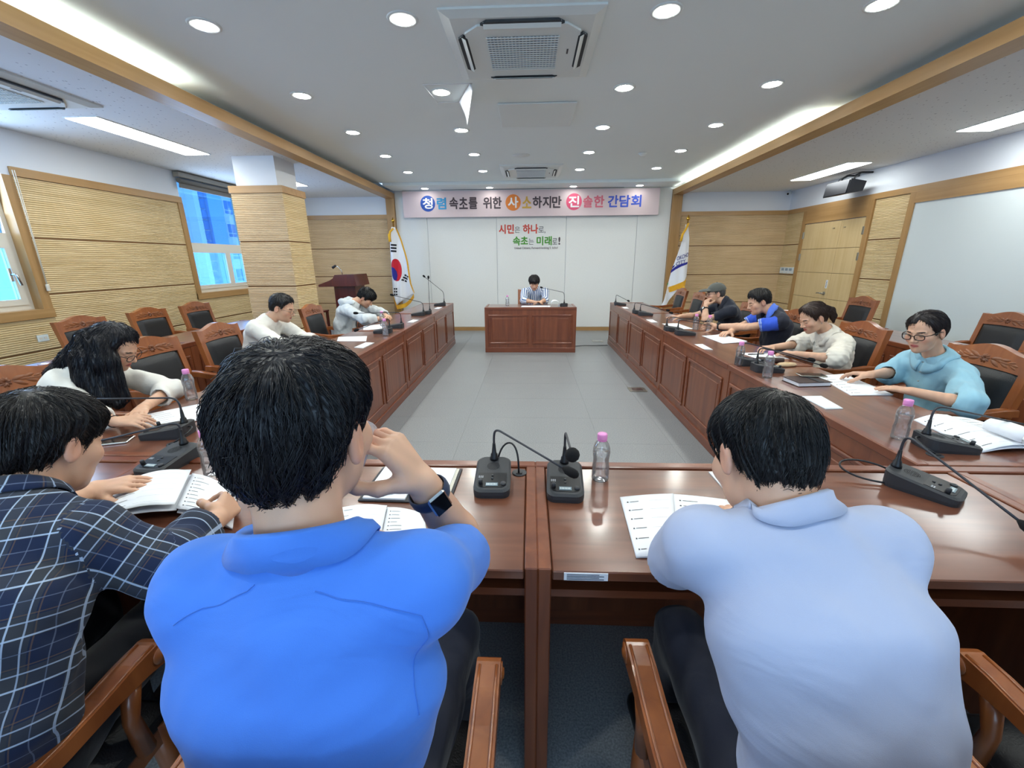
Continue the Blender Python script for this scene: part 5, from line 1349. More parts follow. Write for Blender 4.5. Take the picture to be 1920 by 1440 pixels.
P.hair('tied', top=.020, side=.018, back=.020, front=.014, h=.0045, seed=9, strands=3200, length=.12, width=.0011, lift=.005, extra=long_hair, col=(16, 17, 26), parting=-1, whorl=(0, -.03, .105))
P.bracelet(1, .93, 'black_plastic', r=.026, wdt=.002, name='bracelet')
P.glasses('dark_metal')

# man in glasses and white sweater
fr, f_, r_ = frame(-2.42, 3.66, -PI/2)
cloth_mat('sweater_white', (238, 236, 228), .9)
P = Person('man with short hair, clear framed glasses and a white sweater', (-2.42, 3.66, 0), (-2.235, 3.735, 1.105), (.93, .10, -.36), (.3, 0, 1), (-2.34, 3.70, 1.005),
    [(-2.36, 3.885, .935), (-2.37, 3.515, .945)], [(-2.18, 3.90, .80), (-2.14, 3.47, .82)], [(-1.99, 3.80, .80), (-1.93, 3.62, .80)],
    [(-2.46, 3.67, .58), (-2.46, 3.67, .72), (-2.43, 3.69, .86), (-2.375, 3.70, .955)], [fr(-.09, .04, .55), fr(.09, .04, .55)], [fr(-.1, .46, .56), fr(.1, .46, .56)], [fr(-.1, .46, 0), fr(.1, .46, 0)])
P.hands = [hand_caps((-1.99, 3.80, .80), (.7, -.7, 0), (0, 0, -1), -1), hand_caps((-1.93, 3.62, .80), (.6, .8, 0), (0, 0, -1), 1)]
P.body(.0045)
P.shirt('sweater_white', *MALE, sleeve=1.9, loose=.018, fold=.005, h=.008, seed=51, ff=24)
P.hair('crop', top=.013, side=.006, back=.006, front=.014, h=.004, seed=12, strands=1200, length=.028, width=.0009, lift=.004, col=(28, 26, 28))
plain('clear_frame', lin(150, 128, 112), .2)
P.glasses('clear_frame', thick=.0022)

# man in the grey hooded top
fr, f_, r_ = frame(-2.42, 5.42, -PI/2)
cloth_mat('hood_grey', (206, 212, 214), .9)
P = Person('young man in a pale grey hooded top with head bowed over the table', (-2.42, 5.42, 0), (-2.19, 5.62, 1.035), (.80, .05, -.72), (.7, 0, 1), (-2.31, 5.52, .985),
    [(-2.34, 5.72, .90), (-2.35, 5.34, .905)], [(-2.08, 5.80, .81), (-2.08, 5.22, .80)], [(-1.94, 5.62, .795), (-1.92, 5.32, .795)],
    [(-2.46, 5.48, .58), (-2.46, 5.48, .71), (-2.42, 5.50, .84), (-2.35, 5.51, .93)], [fr(-.09, .04, .55), fr(.09, .04, .55)], [fr(-.1, .46, .56), fr(.1, .46, .56)], [fr(-.1, .46, 0), fr(.1, .46, 0)])
P.hands = [hand_caps((-1.94, 5.62, .795), (.6, -.8, 0), (0, 0, -1), -1), hand_caps((-1.92, 5.32, .795), (.6, .8, 0), (0, 0, -1), 1)]
P.body(.0045)
def hood(p):
    return np.zeros(len(p), f32)
P.shirt('hood_grey', *MALE, sleeve=1.82, loose=.024, fold=.008, h=.008, seed=61, ff=26)
def hood_sd(p):
    d = sd_cap(p, (-2.42, 5.40, 1.00), (-2.42, 5.62, 1.00), .042, .042); d = smin(d, sd_cap(p, (-2.42, 5.40, 1.0), (-2.27, 5.37, .99), .042, .028), .03); d = smin(d, sd_cap(p, (-2.42, 5.62, 1.0), (-2.27, 5.66, .99), .042, .028), .03)
    return d+wob(p, 5, 40, .006)
v, fc = mesh_sdf(hood_sd, (-2.55, 5.25, .88), (-2.15, 5.78, 1.12), .008); P.put('hood', v, fc, 'hood_grey', parent=P.shirt_obj)
P.hair('fringe', top=.024, side=.018, back=.016, front=.024, h=.0045, seed=14, strands=1500, length=.06, width=.0011, lift=.007, col=(18, 18, 20))

# presenter in the striped shirt
fr, f_, r_ = frame(.03, 7.98, PI)
def stripe_material():
    m, nt, b = _new('striped'); _set(b, **{'Roughness': .85})
    uv = nt.nodes.new('ShaderNodeUVMap'); uv.uv_map = 'cloth'; sx = nt.nodes.new('ShaderNodeSeparateXYZ'); nt.links.new(uv.outputs[0], sx.inputs[0])
    a = nt.nodes.new('ShaderNodeMath'); a.operation = 'MULTIPLY'; a.inputs[1].default_value = 1/.034; nt.links.new(sx.outputs[0], a.inputs[0])
    f = nt.nodes.new('ShaderNodeMath'); f.operation = 'FRACT'; nt.links.new(a.outputs[0], f.inputs[0])
    r = nt.nodes.new('ShaderNodeValToRGB'); r.color_ramp.interpolation = 'CONSTANT'; e = r.color_ramp.elements; e[0].color = lin(236, 240, 246); e[1].position = .5; e[1].color = lin(84, 110, 158); q = e.new(.86); q.color = lin(150, 170, 205)
    nt.links.new(f.outputs[0], r.inputs[0]); nt.links.new(r.outputs[0], b.inputs['Base Color'])
stripe_material()
P = Person('presenter in a blue and white striped shirt reading at the far table', (.03, 7.98, 0), (.075, 7.66, 1.115), (.05, -1, -.52), (0, -.4, 1), (.085, 7.80, 1.015),
    [(.275, 7.815, .950), (-.095, 7.815, .945)], [(.275, 7.63, .815), (-.105, 7.58, .815)], [(.20, 7.50, .795), (.08, 7.47, .795)],
    [(.06, 7.95, .58), (.07, 7.95, .72), (.08, 7.91, .86), (.085, 7.84, .96)], [fr(-.09, .04, .55), fr(.09, .04, .55)], [fr(-.1, .44, .56), fr(.1, .44, .56)], [fr(-.1, .44, 0), fr(.1, .44, 0)])
P.hands = [hand_caps((.20, 7.50, .795), (-.8, -.4, .05), (0, 0, -1), -1, (.5, .5, .3)), hand_caps((.08, 7.47, .795), (.9, -.2, .1), (0, 0, -1), 1, (.5, .5, .3))]
P.body(.005)
P.shirt('striped', *MALE, sleeve=1.35, loose=.020, fold=.005, h=.008, seed=71, uv=True, vneck=.06)
P.hair('fringe', top=.024, side=.018, back=.016, front=.020, h=.005, seed=16, strands=900, length=.05, width=.0014, lift=.006, col=(34, 29, 30))
P.trousers('trouser_dark', h=.016)

# woman in the light blue blouse, door side
fr, f_, r_ = frame(2.46, 2.56, PI/2)
cloth_mat('blouse_sky', (150, 196, 214), .8)
P = Person('woman in a light blue blouse with dark framed glasses and a hair bun', (2.46, 2.56, 0), (2.300, 2.52, 1.085), (-.90, -.30, -.22), (-.2, 0, 1), (2.405, 2.545, .945),
    [(2.43, 2.375, .868), (2.43, 2.72, .868)], [(2.25, 2.13, .775), (2.33, 2.72, .785)], [(2.09, 2.275, .797), (2.085, 2.56, .815)],
    [(2.52, 2.57, .57), (2.52, 2.57, .70), (2.49, 2.56, .81), (2.445, 2.55, .885)], [fr(-.09, .04, .55), fr(.09, .04, .55)], [fr(-.1, .48, .56), fr(.1, .48, .56)], [fr(-.1, .48, 0), fr(.1, .48, 0)], sex='f')
P.hands = [hand_caps((2.09, 2.275, .797), (-.62, .78, -.06), (0, .1, -1), -1, (.12, .15, .12), thumb=(.6, .1), s=.95), hand_caps((2.085, 2.56, .815), (-.62, .75, -.12), (0, -.2, -1), 1, (.30, .40, .30), thumb=(.5, .4), s=.95)]
P.body(.0036)
P.shirt('blouse_sky', (.168, .160, .172, .142), (.128, .122, .125, .085), sleeve=1.06, loose=.024, fold=.006, h=.006, seed=81, ff=26, puff=.012, upper=.056, neck_drop=.012, vneck=.05)
P.collar('blouse_sky', r=.056, height=.020, flare=.050, gap=.25, drop=.0)
P.buttons([(2.325, 2.515, .905), (2.322, 2.512, .845), (2.325, 2.51, .79)], 'steel')
def bun(q, p): return sd_ell(q, (.012, -.136, .006), (.036, .034, .038))+.003*np.sin(np.arctan2(q[:, 0]-.012, q[:, 2]-.006)*9+q[:, 1]*180)
bun.pts = lambda s: [s.w((0, -.17, .02))-.03, s.w((0, -.17, .02))+.03]
P.hair('tied', top=.014, side=.010, back=.012, front=.016, h=.004, seed=18, strands=2000, length=.06, width=.0008, lift=.002, extra=bun, col=(34, 28, 30), parting=1, whorl=(.02, .05, .11))
P.glasses('black_gloss', rx=.025, rz=.017, thick=.0024)

# woman with the ponytail
fr, f_, r_ = frame(2.46, 3.52, PI/2)
cloth_mat('blouse_cream', (232, 226, 212), .8)
P = Person('woman with a brown ponytail and cream blouse, head bowed', (2.46, 3.52, 0), (2.26, 3.455, 1.045), (-.88, -.06, -.46), (-.4, 0, 1), (2.385, 3.47, .938),
    [(2.42, 3.29, .862), (2.42, 3.63, .858)], [(2.27, 3.14, .78), (2.29, 3.66, .785)], [(2.06, 3.26, .79), (2.02, 3.52, .79)],
    [(2.50, 3.48, .57), (2.50, 3.48, .70), (2.47, 3.47, .80), (2.425, 3.47, .875)], [fr(-.09, .04, .55), fr(.09, .04, .55)], [fr(-.1, .48, .56), fr(.1, .48, .56)], [fr(-.1, .48, 0), fr(.1, .48, 0)], sex='f')
P.hands = [hand_caps((2.06, 3.26, .79), (-.7, .7, 0), (0, 0, -1), -1, s=.92), hand_caps((2.02, 3.52, .79), (-.9, -.3, 0), (0, 0, -1), 1, s=.92)]
P.body(.004)
P.shirt('blouse_cream', (.160, .140, .158, .135), (.120, .104, .112, .078), sleeve=1.15, loose=.026, fold=.007, h=.007, seed=91, ff=30, puff=.010, vneck=.10, neck_drop=.012)
P.collar('blouse_cream', r=.057, height=.014, flare=.055, gap=.5, drop=-.004)
def tail(q, p):
    d = sd_ell(q, (0, -.112, .028), (.020, .022, .022))
    for a, b, ra, rb in ((V(0, -.125, .025), V(0, -.150, -.015), .022, .028), (V(0, -.150, -.015), V(0, -.152, -.065), .028, .024), (V(0, -.152, -.065), V(0, -.140, -.115), .024, .006)): d = smin(d, sd_cap(q, a, b, ra, rb), .01)
    return d+.002*np.sin(q[:, 0]*500+5*np.sin(q[:, 2]*40))
tail.pts = lambda s: [s.w((0, -.19, -.12))-.03, s.w((0, -.19, .05))+.03]
P.hair('tied', top=.016, side=.012, back=.012, front=.018, h=.0042, seed=20, strands=1700, length=.06, width=.0009, lift=.002, extra=tail, col=(52, 36, 30), whorl=(0, .03, .11))
for k, q in enumerate(((.0796, .0, -.044), (-.0796, .0, -.044))): MB().lathe([(0, .004), (.004, 0), (0, -.004)], 8).xf(Matrix.Translation(Vector(P.w(q)-P.root_loc))).build('earring', 'chrome', P.root)

# man in the blue and navy polo, reaching across the table
fr, f_, r_ = frame(2.46, 4.36, PI/2)
vcol('polo_two_tone', rough=.85, sheen=.1, bump=.1, bscale=700)
def two_tone(s, v):
    t, sl = s._parts(v); c = np.tile(np.array(lin(28, 32, 48)[:3]), (len(v), 1)); blue = np.array(lin(52, 92, 214)[:3]); pale = np.array(lin(170, 190, 226)[:3])
    m = np.minimum(sl[0], sl[1]) < t-.012; c[m] = blue
    for L, end, dirn, rin in s._segs:
        e = (v-end)@dirn; near = ((v-end)**2).sum(1) < .016; b = near & m & (e > -.022) & (e < .02); c[b] = pale
        b2 = near & m & (e > -.014) & (e < -.006); c[b2] = blue
    return c
P = Person('man in a blue and navy polo stretching an arm across the table', (2.46, 4.36, 0), (2.275, 4.325, 1.090), (-.92, .08, -.36), (-.3, 0, 1), (2.39, 4.26, .995),
    [(2.40, 4.10, .915), (2.40, 4.46, .925)], [(2.15, 4.25, .845), (2.20, 4.52, .80)], [(1.955, 4.475, .820), (2.02, 4.28, .79)],
    [(2.50, 4.32, .58), (2.50, 4.32, .72), (2.47, 4.30, .85), (2.42, 4.28, .945)], [fr(-.09, .04, .55), fr(.09, .04, .55)], [fr(-.1, .48, .56), fr(.1, .48, .56)], [fr(-.1, .48, 0), fr(.1, .48, 0)])
P.hands = [hand_caps((1.955, 4.475, .820), (-.42, .85, -.02), (-.70, -.30, -.20), -1, (.45, .5, .35), thumb=(.5, .5)), hand_caps((2.02, 4.28, .79), (-.8, -.5, 0), (0, 0, -1), 1)]
P.body(.0045)
P.shirt('polo_two_tone', *MALE, sleeve=.62, loose=.016, fold=.005, h=.007, seed=101, color=two_tone, neck_drop=.008)
cloth_mat('collar_blue', (92, 126, 224), .8); P.collar('collar_blue', r=.063, height=.034, flare=.020, gap=.5)
P.hair('crop', top=.016, side=.008, back=.008, front=.016, h=.0042, seed=22, strands=1400, length=.035, width=.0009, lift=.004, col=(30, 28, 28))
P.bracelet(0, .90, 'black_plastic', r=.031, wdt=.009, face='round', facedir=(0, -.6, 1))

# man in the cap, chin on hand
fr, f_, r_ = frame(2.46, 5.36, PI/2)
cloth_mat('polo_black', (34, 38, 50), .85); cloth_mat('cap_grey', (88, 90, 86), .85)
P = Person('man in a grey cap and black polo resting his chin on his hand', (2.46, 5.36, 0), (2.295, 5.385, 1.085), (-.98, .10, -.08), (0, 0, 1), (2.40, 5.33, .985),
    [(2.41, 5.16, .895), (2.41, 5.53, .905)], [(2.13, 5.20, .79), (2.16, 5.62, .79)], [(2.155, 5.30, .945), (1.93, 5.50, .79)],
    [(2.50, 5.35, .58), (2.50, 5.35, .71), (2.47, 5.34, .84), (2.43, 5.335, .93)], [fr(-.09, .04, .55), fr(.09, .04, .55)], [fr(-.1, .48, .56), fr(.1, .48, .56)], [fr(-.1, .48, 0), fr(.1, .48, 0)])
P.hands = [hand_caps((2.155, 5.30, .945), (.25, .35, .55), (.75, .45, .1), -1, (.9, .9, .5), thumb=(.4, .5)), hand_caps((1.93, 5.50, .79), (-1, .1, 0), (0, 0, -1), 1, (.15, .2, .15))]
P.body(.0045)
P.shirt('polo_black', *MALE, sleeve=.70, loose=.016, fold=.005, h=.008, seed=111)
P.collar('polo_black', r=.063, height=.03, flare=.02, gap=.5)
P.hair('crop', top=.004, side=.005, back=.006, front=.003, h=.005, seed=24, strands=300, length=.02, width=.0009, lift=.002, col=(70, 68, 68))
P.bracelet(0, .80, 'black_plastic', r=.033, wdt=.009, face='round', facedir=(-1, -.5, .2))
P.glasses('dark_metal')
def cap_sd(p):
    q = P.loc(p); d = sd_ell(q, (0, -.010, .036), (.090, .112, .100)); d = smax(d, .036-q[:, 2]-.12*q[:, 1], .006)
    b = sd_ell(q, (0, .115, .040), (.070, .085, .030)); b = smax(b, -(sd_ell(q, (0, .105, .020), (.085, .110, .032))), .004); b = smax(b, .05-q[:, 1], .006)
    return smin(d, b, .008)*f32(P.hs)
v, fc = mesh_sdf(cap_sd, P.hc-.24, P.hc+.24, .005); cp = P.put('cap', v, fc, 'cap_grey')
MB().lathe([(0, .006), (.006, .003), (.007, 0)], 10).xf(Matrix.Translation(Vector(P.w((0, -.01, .136))-P.root_loc))).build('cap_button', 'cap_grey', cp)
# ------------------------------------------------------------------ desk microphones
plain('mic_black', lin(50, 52, 56), .5, bump=.06, bscale=1200); plain('mic_panel', lin(20, 21, 25), .35); plain('mic_lcd', lin(120, 140, 150), .3); plain('foam', lin(16, 16, 18), .95, bump=.4, bscale=600); plain('mic_print', lin(170, 175, 182), .6); plain('neck_grey', lin(60, 62, 68), .4, metal=.3)
def outline(w, l, r, n=6):
    pts = []
    for cx, cy, a0 in ((w/2-r, l/2-r*1.2, 0), (-w/2+r, l/2-r*1.2, PI/2), (-w/2+r, -l/2+r, PI), (w/2-r, -l/2+r, 1.5*PI)):
        for k in range(n+1):
            a = a0+PI/2*k/n; pts.append((cx+r*math.cos(a), cy+r*math.sin(a)*(1.2 if cy > 0 else 1)))
    return pts
def top_z(y): return .030+.030*(y+.095)/.19
base_m = MB(); o0 = outline(.118, .190, .026); o1 = outline(.122, .194, .028); o2 = outline(.108, .180, .026); n_ = len(o0)
base_m.add([(x, y, 0) for x, y in o0]+[(x, y, .012) for x, y in o1]+[(x, y, top_z(y)-.006) for x, y in o1]+[(x, y, top_z(y)) for x, y in o2], [(k*n_+i, k*n_+(i+1) % n_, (k+1)*n_+(i+1) % n_, (k+1)*n_+i) for k in range(3) for i in range(n_)]+[tuple(range(n_))[::-1], tuple(range(3*n_, 4*n_))])
base_me = base_m.mesh('mic_base', 'mic_black')
pan = MB(); po = [(x*.86, max(-.083, y*.9), 0) for x, y in outline(.116, .178, .026)]; po = [(x, min(y, -.004), z) for x, y, z in po]
pan.add([(x, y, top_z(y)+.0012) for x, y, _ in po]+[(x, y, top_z(y)-.002) for x, y, _ in po], [tuple(range(len(po)))]+[(i, (i+1) % len(po), len(po)+(i+1) % len(po), len(po)+i) for i in range(len(po))])
pan_me = pan.mesh('control_panel', 'mic_panel')
TILT = Matrix.Rotation(math.atan(.030/.19), 4, 'X')
def onpanel(mb, x, y): return mb.xf(Matrix.Translation((x, y, top_z(y)+.001)) @ TILT)
lcd_me = onpanel(MB().box(-.020, .020, -.008, .008, 0, .0015), 0, -.066).mesh('display', 'mic_lcd')
dig = MB()
for k in range(7): dig.box(-.017+k*.005, -.0145+k*.005, -.004, .004, 0, .002)
dig_me = onpanel(dig, 0, -.066).mesh('digits', 'ac_white')
knob_me = onpanel(MB().lathe([(.0075, 0), (.007, .014), (.005, .016), (0, .016)], 14), -.038, -.060).mesh('knob', 'mic_black')
but_me = onpanel(MB().lathe([(.0095, 0), (.009, .004), (0, .0045)], 16), .038, -.062).mesh('talk_button', 'mic_black')
sb1 = onpanel(MB().lathe([(.0045, 0), (.004, .003), (0, .003)], 10), 0, -.020).mesh('small_button', 'mic_black'); sb2 = onpanel(MB().lathe([(.0045, 0), (.004, .003), (0, .003)], 10), 0, -.036).mesh('small_button', 'mic_black')
lbl = MB()
for r_i in range(2):
    for c_i in range(3): lbl.box(-.009+c_i*.006, -.005+c_i*.006, -.005+r_i*.006, -.001+r_i*.006, 0, .0006)
lbl_me = onpanel(lbl, -.038, -.026).mesh('printed_mark', 'mic_print')
gr = MB()
for ri in range(1, 6):
    for k in range(6*ri):
        a = 2*PI*k/(6*ri); gr.lathe([(.0011, 0), (.0011, .0009)], 5, (.0042*ri*math.cos(a), .0042*ri*math.sin(a), 0))
gr_me = onpanel(gr, 0, .035).mesh('speaker_holes', 'mic_panel')
sock_me = MB().lathe([(.016, 0), (.0155, .008), (.013, .012), (.012, .022), (.0085, .026), (.0055, .06), (.0045, .065)], 16, (0, .078, top_z(.078)-.001)).mesh('neck_socket', 'mic_panel')
def mic(x, y, rz, head, label, bend=.10, ball=False, via=None, detail=True):
    t = thing('desk_microphone', label, 'microphone', (x, y, TZ), rz, 'desk microphones on the tables')
    b = link('mic_base', base_me, t); link('neck_socket', sock_me, t)
    if detail:
        p = link('control_panel', pan_me, t)
        for n, me in (('display', lcd_me), ('knob', knob_me), ('talk_button', but_me), ('small_button', sb1), ('small_button', sb2), ('printed_mark', lbl_me)): link(n, me, p)
        link('digits', dig_me, p); g = link('speaker_holes', gr_me, b); g['kind'] = 'stuff'
    Mi = Matrix.Translation((x, y, TZ)) @ Matrix.Rotation(rz, 4, 'Z'); hl = Mi.inverted() @ Vector(head)
    S = Vector((0, .078, top_z(.078)+.06)); A = S+Vector((0, 0, bend))
    H = Vector(hl); d = (H-A); L = d.length; B1 = A+d*.10+Vector((0, 0, .012))
    pts = []
    for k in range(13):           # smooth bend then a straight rod
        s = k/12; q = (1-s)**3*S+3*(1-s)**2*s*(S+Vector((0, 0, bend*.8)))+3*(1-s)*s*s*(A+Vector((0, 0, .01)))+s**3*B1; pts.append(tuple(q))
    e = H-d.normalized()*.03
    pts += [tuple(B1+(e-B1)*k/4) for k in range(1, 5)]
    MB().tube(pts, [.0042]*13+[.0038]*4, 8).build('gooseneck', 'neck_grey', t)
    u = d.normalized()
    MB().tube([tuple(e), tuple(e+u*.008)], .0072, 12).build('light_ring', 't_red', t) if False else None
    if ball: MB().lathe([(0, -.022), (.011, -.019), (.019, -.011), (.022, 0), (.019, .011), (.011, .019), (0, .022)], 18).xf(Matrix.Translation(H)).build('foam_cover', 'foam', t)
    else:
        Q = u.to_track_quat('Z', 'Y').to_matrix().to_4x4()
        MB().lathe([(.005, -.030), (.008, -.024), (.014, -.014), (.0155, .004), (.014, .018), (.008, .026), (0, .029)], 16).xf(Matrix.Translation(H) @ Q).build('foam_cover', 'foam', t)
    return t
mic(-.125, 1.305, .02, (.132, 1.20, .856), 'black desk microphone with a long neck, left one of the pair at the table joint', .05)
mic(.122, 1.285, -.05, (.126, 1.12, .955), 'black desk microphone with a round foam ball, beside the centre bottle', .045, ball=True)
mic(1.315, 1.30, .66, (1.341, 1.02, .80), 'black desk microphone in front of the pale polo man\'s far shoulder', .05)
mic(1.70, 1.645, PI/2-.12, (2.12, 1.73, .815), 'black desk microphone next to the booklet with the rolled page', .05)
mic(-1.385, 1.405, -.10, (-1.62, 1.356, .864), 'black desk microphone behind the plaid man\'s booklet', .02)
mic(-1.635, 1.695, -PI/2+.12, (-1.95, 1.683, .925), 'black desk microphone beside the long haired woman\'s phone', .045)
mic(1.645, 2.885, PI/2, (2.02, 2.885, .790), 'black desk microphone behind the near bottle of the ponytail woman', .04)
mic(1.625, 3.075, PI/2, (2.02, 3.02, .800), 'black desk microphone behind the far bottle of the ponytail woman', .04)
mic(1.60, 4.36, PI/2, (1.95, 4.52, .815), 'near black desk microphone of the two before the man in the cap', .03, detail=False)
mic(1.56, 4.60, PI/2, (1.93, 4.64, .845), 'far black desk microphone of the two before the man in the cap', .03, detail=False)
mic(1.615, 5.96, PI/2, (1.95, 5.91, .790), 'near black desk microphone of the pair beyond the cap man', .03, detail=False)
mic(1.58, 6.16, PI/2, (1.93, 6.00, .815), 'far black desk microphone of the pair beyond the cap man', .03, detail=False)
mic(1.54, 7.32, PI/2, (1.70, 7.42, .815), 'black desk microphone at the far end of the door side tables', .05, detail=False)
mic(-1.60, 4.49, -PI/2, (-1.85, 4.384, .797), 'black desk microphone beside the bottle of the hooded man, neck bent low', .03, detail=False)
mic(-1.575, 4.84, -PI/2, (-1.95, 4.66, .945), 'black desk microphone pointing at the hooded man', .05, detail=False)
mic(-1.60, 6.00, -PI/2, (-1.85, 5.668, 1.066), 'black desk microphone leaning towards the national flag', .05, detail=False)
mic(-1.545, 6.16, -PI/2, (-1.52, 6.42, 1.265), 'black desk microphone with its neck raised upright', .08, detail=False)
mic(-1.57, 7.36, -PI/2, (-1.72, 6.965, 1.262), 'black desk microphone at the far end of the window side tables', .10, detail=False)
mic(.575, 7.215, PI, (.196, 7.35, 1.052), 'black desk microphone in front of the presenter', .10, detail=False)

# ------------------------------------------------------------------ bottles
milky('bottle_clear', (.99, .993, .997, 1), .06); plain('cap_pink', lin(236, 150, 208), .4); milky('water', (.99, .993, .997, 1), .03)
prof = [(0, .002), (.020, 0), (.0285, .003), (.0305, .010), (.029, .020), (.0305, .030), (.0292, .040), (.0305, .050), (.0280, .066), (.0272, .080), (.0290, .094), (.0305, .108), (.0290, .124), (.0235, .140), (.0155, .152), (.0130, .157), (.0130, .166)]
bot_me = MB().lathe(prof, 24).mesh('bottle_body', 'bottle_clear'); wat_me = MB().lathe([(max(0, r-.0012), z) for r, z in prof[1:12]]+[(0, .108)], 20).mesh('water', 'water')
cap_me = MB().lathe([(.0165, .156), (.0170, .158), (.0170, .174), (.0155, .177), (0, .1775)], 20).mesh('bottle_cap', 'cap_pink'); ring_me = MB().lathe([(.0165, .1515), (.0168, .155)], 20).mesh('cap_ring', 'cap_pink')
def bottle(x, y, label):
    t = thing('water_bottle', label, 'bottle', (x, y, TZ+.0005), random.uniform(0, 6), 'clear water bottles with pink caps')
    link('bottle_body', bot_me, t); link('water', wat_me, t); link('bottle_cap', cap_me, t); link('cap_ring', ring_me, t)
for x, y, l in ((.252, 1.345, 'clear water bottle with pink cap beside the centre microphones'), (1.592, 1.735, 'clear water bottle with pink cap beside the rolled page booklet'), (-1.165, 1.345, 'clear water bottle with pink cap behind the plaid man\'s booklet'), (-1.93, 2.20, 'clear water bottle with pink cap beside the long haired woman'),
    (1.525, 3.04, 'far one of two pink capped bottles before the ponytail woman'), (1.555, 2.715, 'near one of two pink capped bottles before the ponytail woman'), (1.815, 4.66, 'pink capped bottle beside the cap man\'s papers'), (1.915, 4.555, 'pink capped bottle in the reaching man\'s hand'), (-1.515, 4.32, 'pink capped bottle on the near corner before the hooded man'), (-1.775, 4.99, 'pink capped bottle behind the hooded man\'s microphone'), (-.385, 7.30, 'small water bottle on the presenter table')): bottle(x, y, l)

# ------------------------------------------------------------------ papers
def quad(c, u, v):   # corners: far-left, far-right, near-right, near-left
    c = [np.array(p, float) for p in c]; return (c[0]*(1-u)+c[1]*u)*(1-v)+(c[3]*(1-u)+c[2]*u)*v
def page(t, c, z0, hfn, lines=(), marks=(), name='page', nu=12, nv=12):
    base = np.array(t.location)
    fn = lambda u, v: tuple(np.r_[quad(c, u, v), z0+hfn(u, v)]-base)
    pg = solid(MB().grid(fn, nu, nv), name, 'paper', .0012, t)
    m = MB()
    for u0, u1, v, w in lines:
        k = 8; vs = []
        for i in range(k+1):
            u = u0+(u1-u0)*i/k
            for vv in (v, v+w): q = quad(c, u, vv); vs.append(tuple(np.r_[q, z0+hfn(u, vv)+.0016]-base))
        m.add(vs, [(2*i, 2*i+1, 2*i+3, 2*i+2) for i in range(k)])
    if lines:
        o = m.build('print', 'ink', pg); o['kind'] = 'stuff'
    return pg
def text_lines(n, seed, v0=.12, v1=.9, w=.006, short=True):
    r = random.Random(seed); out = []
    for k in range(n):
        v = v0+(v1-v0)*k/max(1, n-1)
        out += [(.10, .13, v-.006, .022), (.16, .16+r.uniform(.12, .3), v, w*1.4)]
        if short: out.append((.52, .9, v+.004, w*.3))
    return out
def sheets(label, c, n=1, seed=1, flip=False, lines=True, group='papers on the tables', curl=.0, name='paper_sheet', lift=0.):
    cx = np.mean([p[0] for p in c]); cy_ = np.mean([p[1] for p in c]); t = thing(name, label, 'paper', (cx, cy_, TZ), 0, group); r = random.Random(seed)
    for k in range(n):
        off = np.array([r.uniform(-.01, .01), r.uniform(-.01, .01)])*(n-1-k > 0); cc = [np.array(p)+off for p in c]
        page(t, cc, TZ+.0012+.0016*k+lift, (lambda u, v: curl*u**3+.0006*math.sin(5*u)) if k == n-1 else (lambda u, v: 0), text_lines(7, seed) if (lines and k == n-1) else ())
    return t
def open_book(label, cl, cr, seed=1, curl=.02, roll=None, group='open booklets'):
    pts = cl+cr; t = thing('booklet', label, 'booklet', (np.mean([p[0] for p in pts]), np.mean([p[1] for p in pts]), TZ), 0, group)
    for k in range(3):
        page(t, cl, TZ+.0010+.0014*k, (lambda u, v, k=k: curl*math.sin(min(1, u*1.1)*PI*.62)*(1 if k == 2 else .6)), text_lines(6, seed) if k == 2 else ())
        page(t, cr, TZ+.0010+.0014*k, (lambda u, v, k=k: curl*.7*math.sin(min(1, (1-u)*1.1)*PI*.62)*(1 if k == 2 else .6)), text_lines(9, seed+3, short=False) if k == 2 else ())
    return t
open_book('open printed booklet in front of the pale polo man', [(.298, 1.225), (.475, 1.243), (.385, .935), (.281, .935)], [(.475, 1.243), (.64, 1.22), (.60, .925), (.385, .935)], 3, .006)
open_book('open booklet the plaid man is writing in, one page lifted', [(-1.445, 1.255), (-1.19, 1.285), (-1.07, 1.07), (-1.32, 1.02)], [(-1.19, 1.285), (-.985, 1.215), (-.865, 1.02), (-1.07, 1.07)], 5, .050)
open_book('open booklet half hidden by the blue shirt man\'s shoulder', [(-.60, 1.135), (-.44, 1.125), (-.40, .935), (-.57, .93)], [(-.44, 1.125), (-.325, 1.115), (-.27, .96), (-.40, .935)], 7, .02)
open_book('open booklet with a rolled page on the empty place, door side', [(1.84, 1.955), (1.985, 1.955), (1.985, 1.61), (1.80, 1.60)], [(1.985, 1.955), (2.14, 1.92), (2.14, 1.60), (1.985, 1.61)], 9, .030)
sheets('printed sheets under the light blue blouse woman\'s hands', [(1.90, 2.76), (2.10, 2.80), (2.06, 2.345), (1.82, 2.335)], 2, 11, curl=.004)
sheets('stack of white sheets beside the long haired woman', [(-1.98, 1.92), (-1.79, 2.13), (-1.59, 1.90), (-1.76, 1.765)], 4, 13)
sheets('white sheet before the man in the cap', [(1.60, 5.15), (1.80, 5.18), (1.83, 4.75), (1.62, 4.72)], 1, 15)
sheets('white sheets before the reaching man', [(1.745, 4.29), (1.95, 4.34), (2.03, 3.95), (1.775, 3.875)], 2, 17, curl=.01)
sheets('white sheet behind the ponytail woman\'s microphones', [(1.74, 3.47), (1.97, 3.50), (2.02, 3.27), (1.78, 3.22)], 1, 19)
sheets('white sheet under the hooded man\'s arms', [(-2.0, 4.96), (-1.83, 5.16), (-1.70, 4.80), (-1.88, 4.64)], 1, 21)
sheets('blank white sheet on the table between the two men', [(-1.98, 4.225), (-1.70, 4.285), (-1.60, 3.995), (-1.89, 3.99)], 1, 23, lines=False)
sheets('white sheets spread before the presenter', [(.34, 7.02), (-.15, 7.02), (-.13, 7.28), (.36, 7.30)], 2, 25)
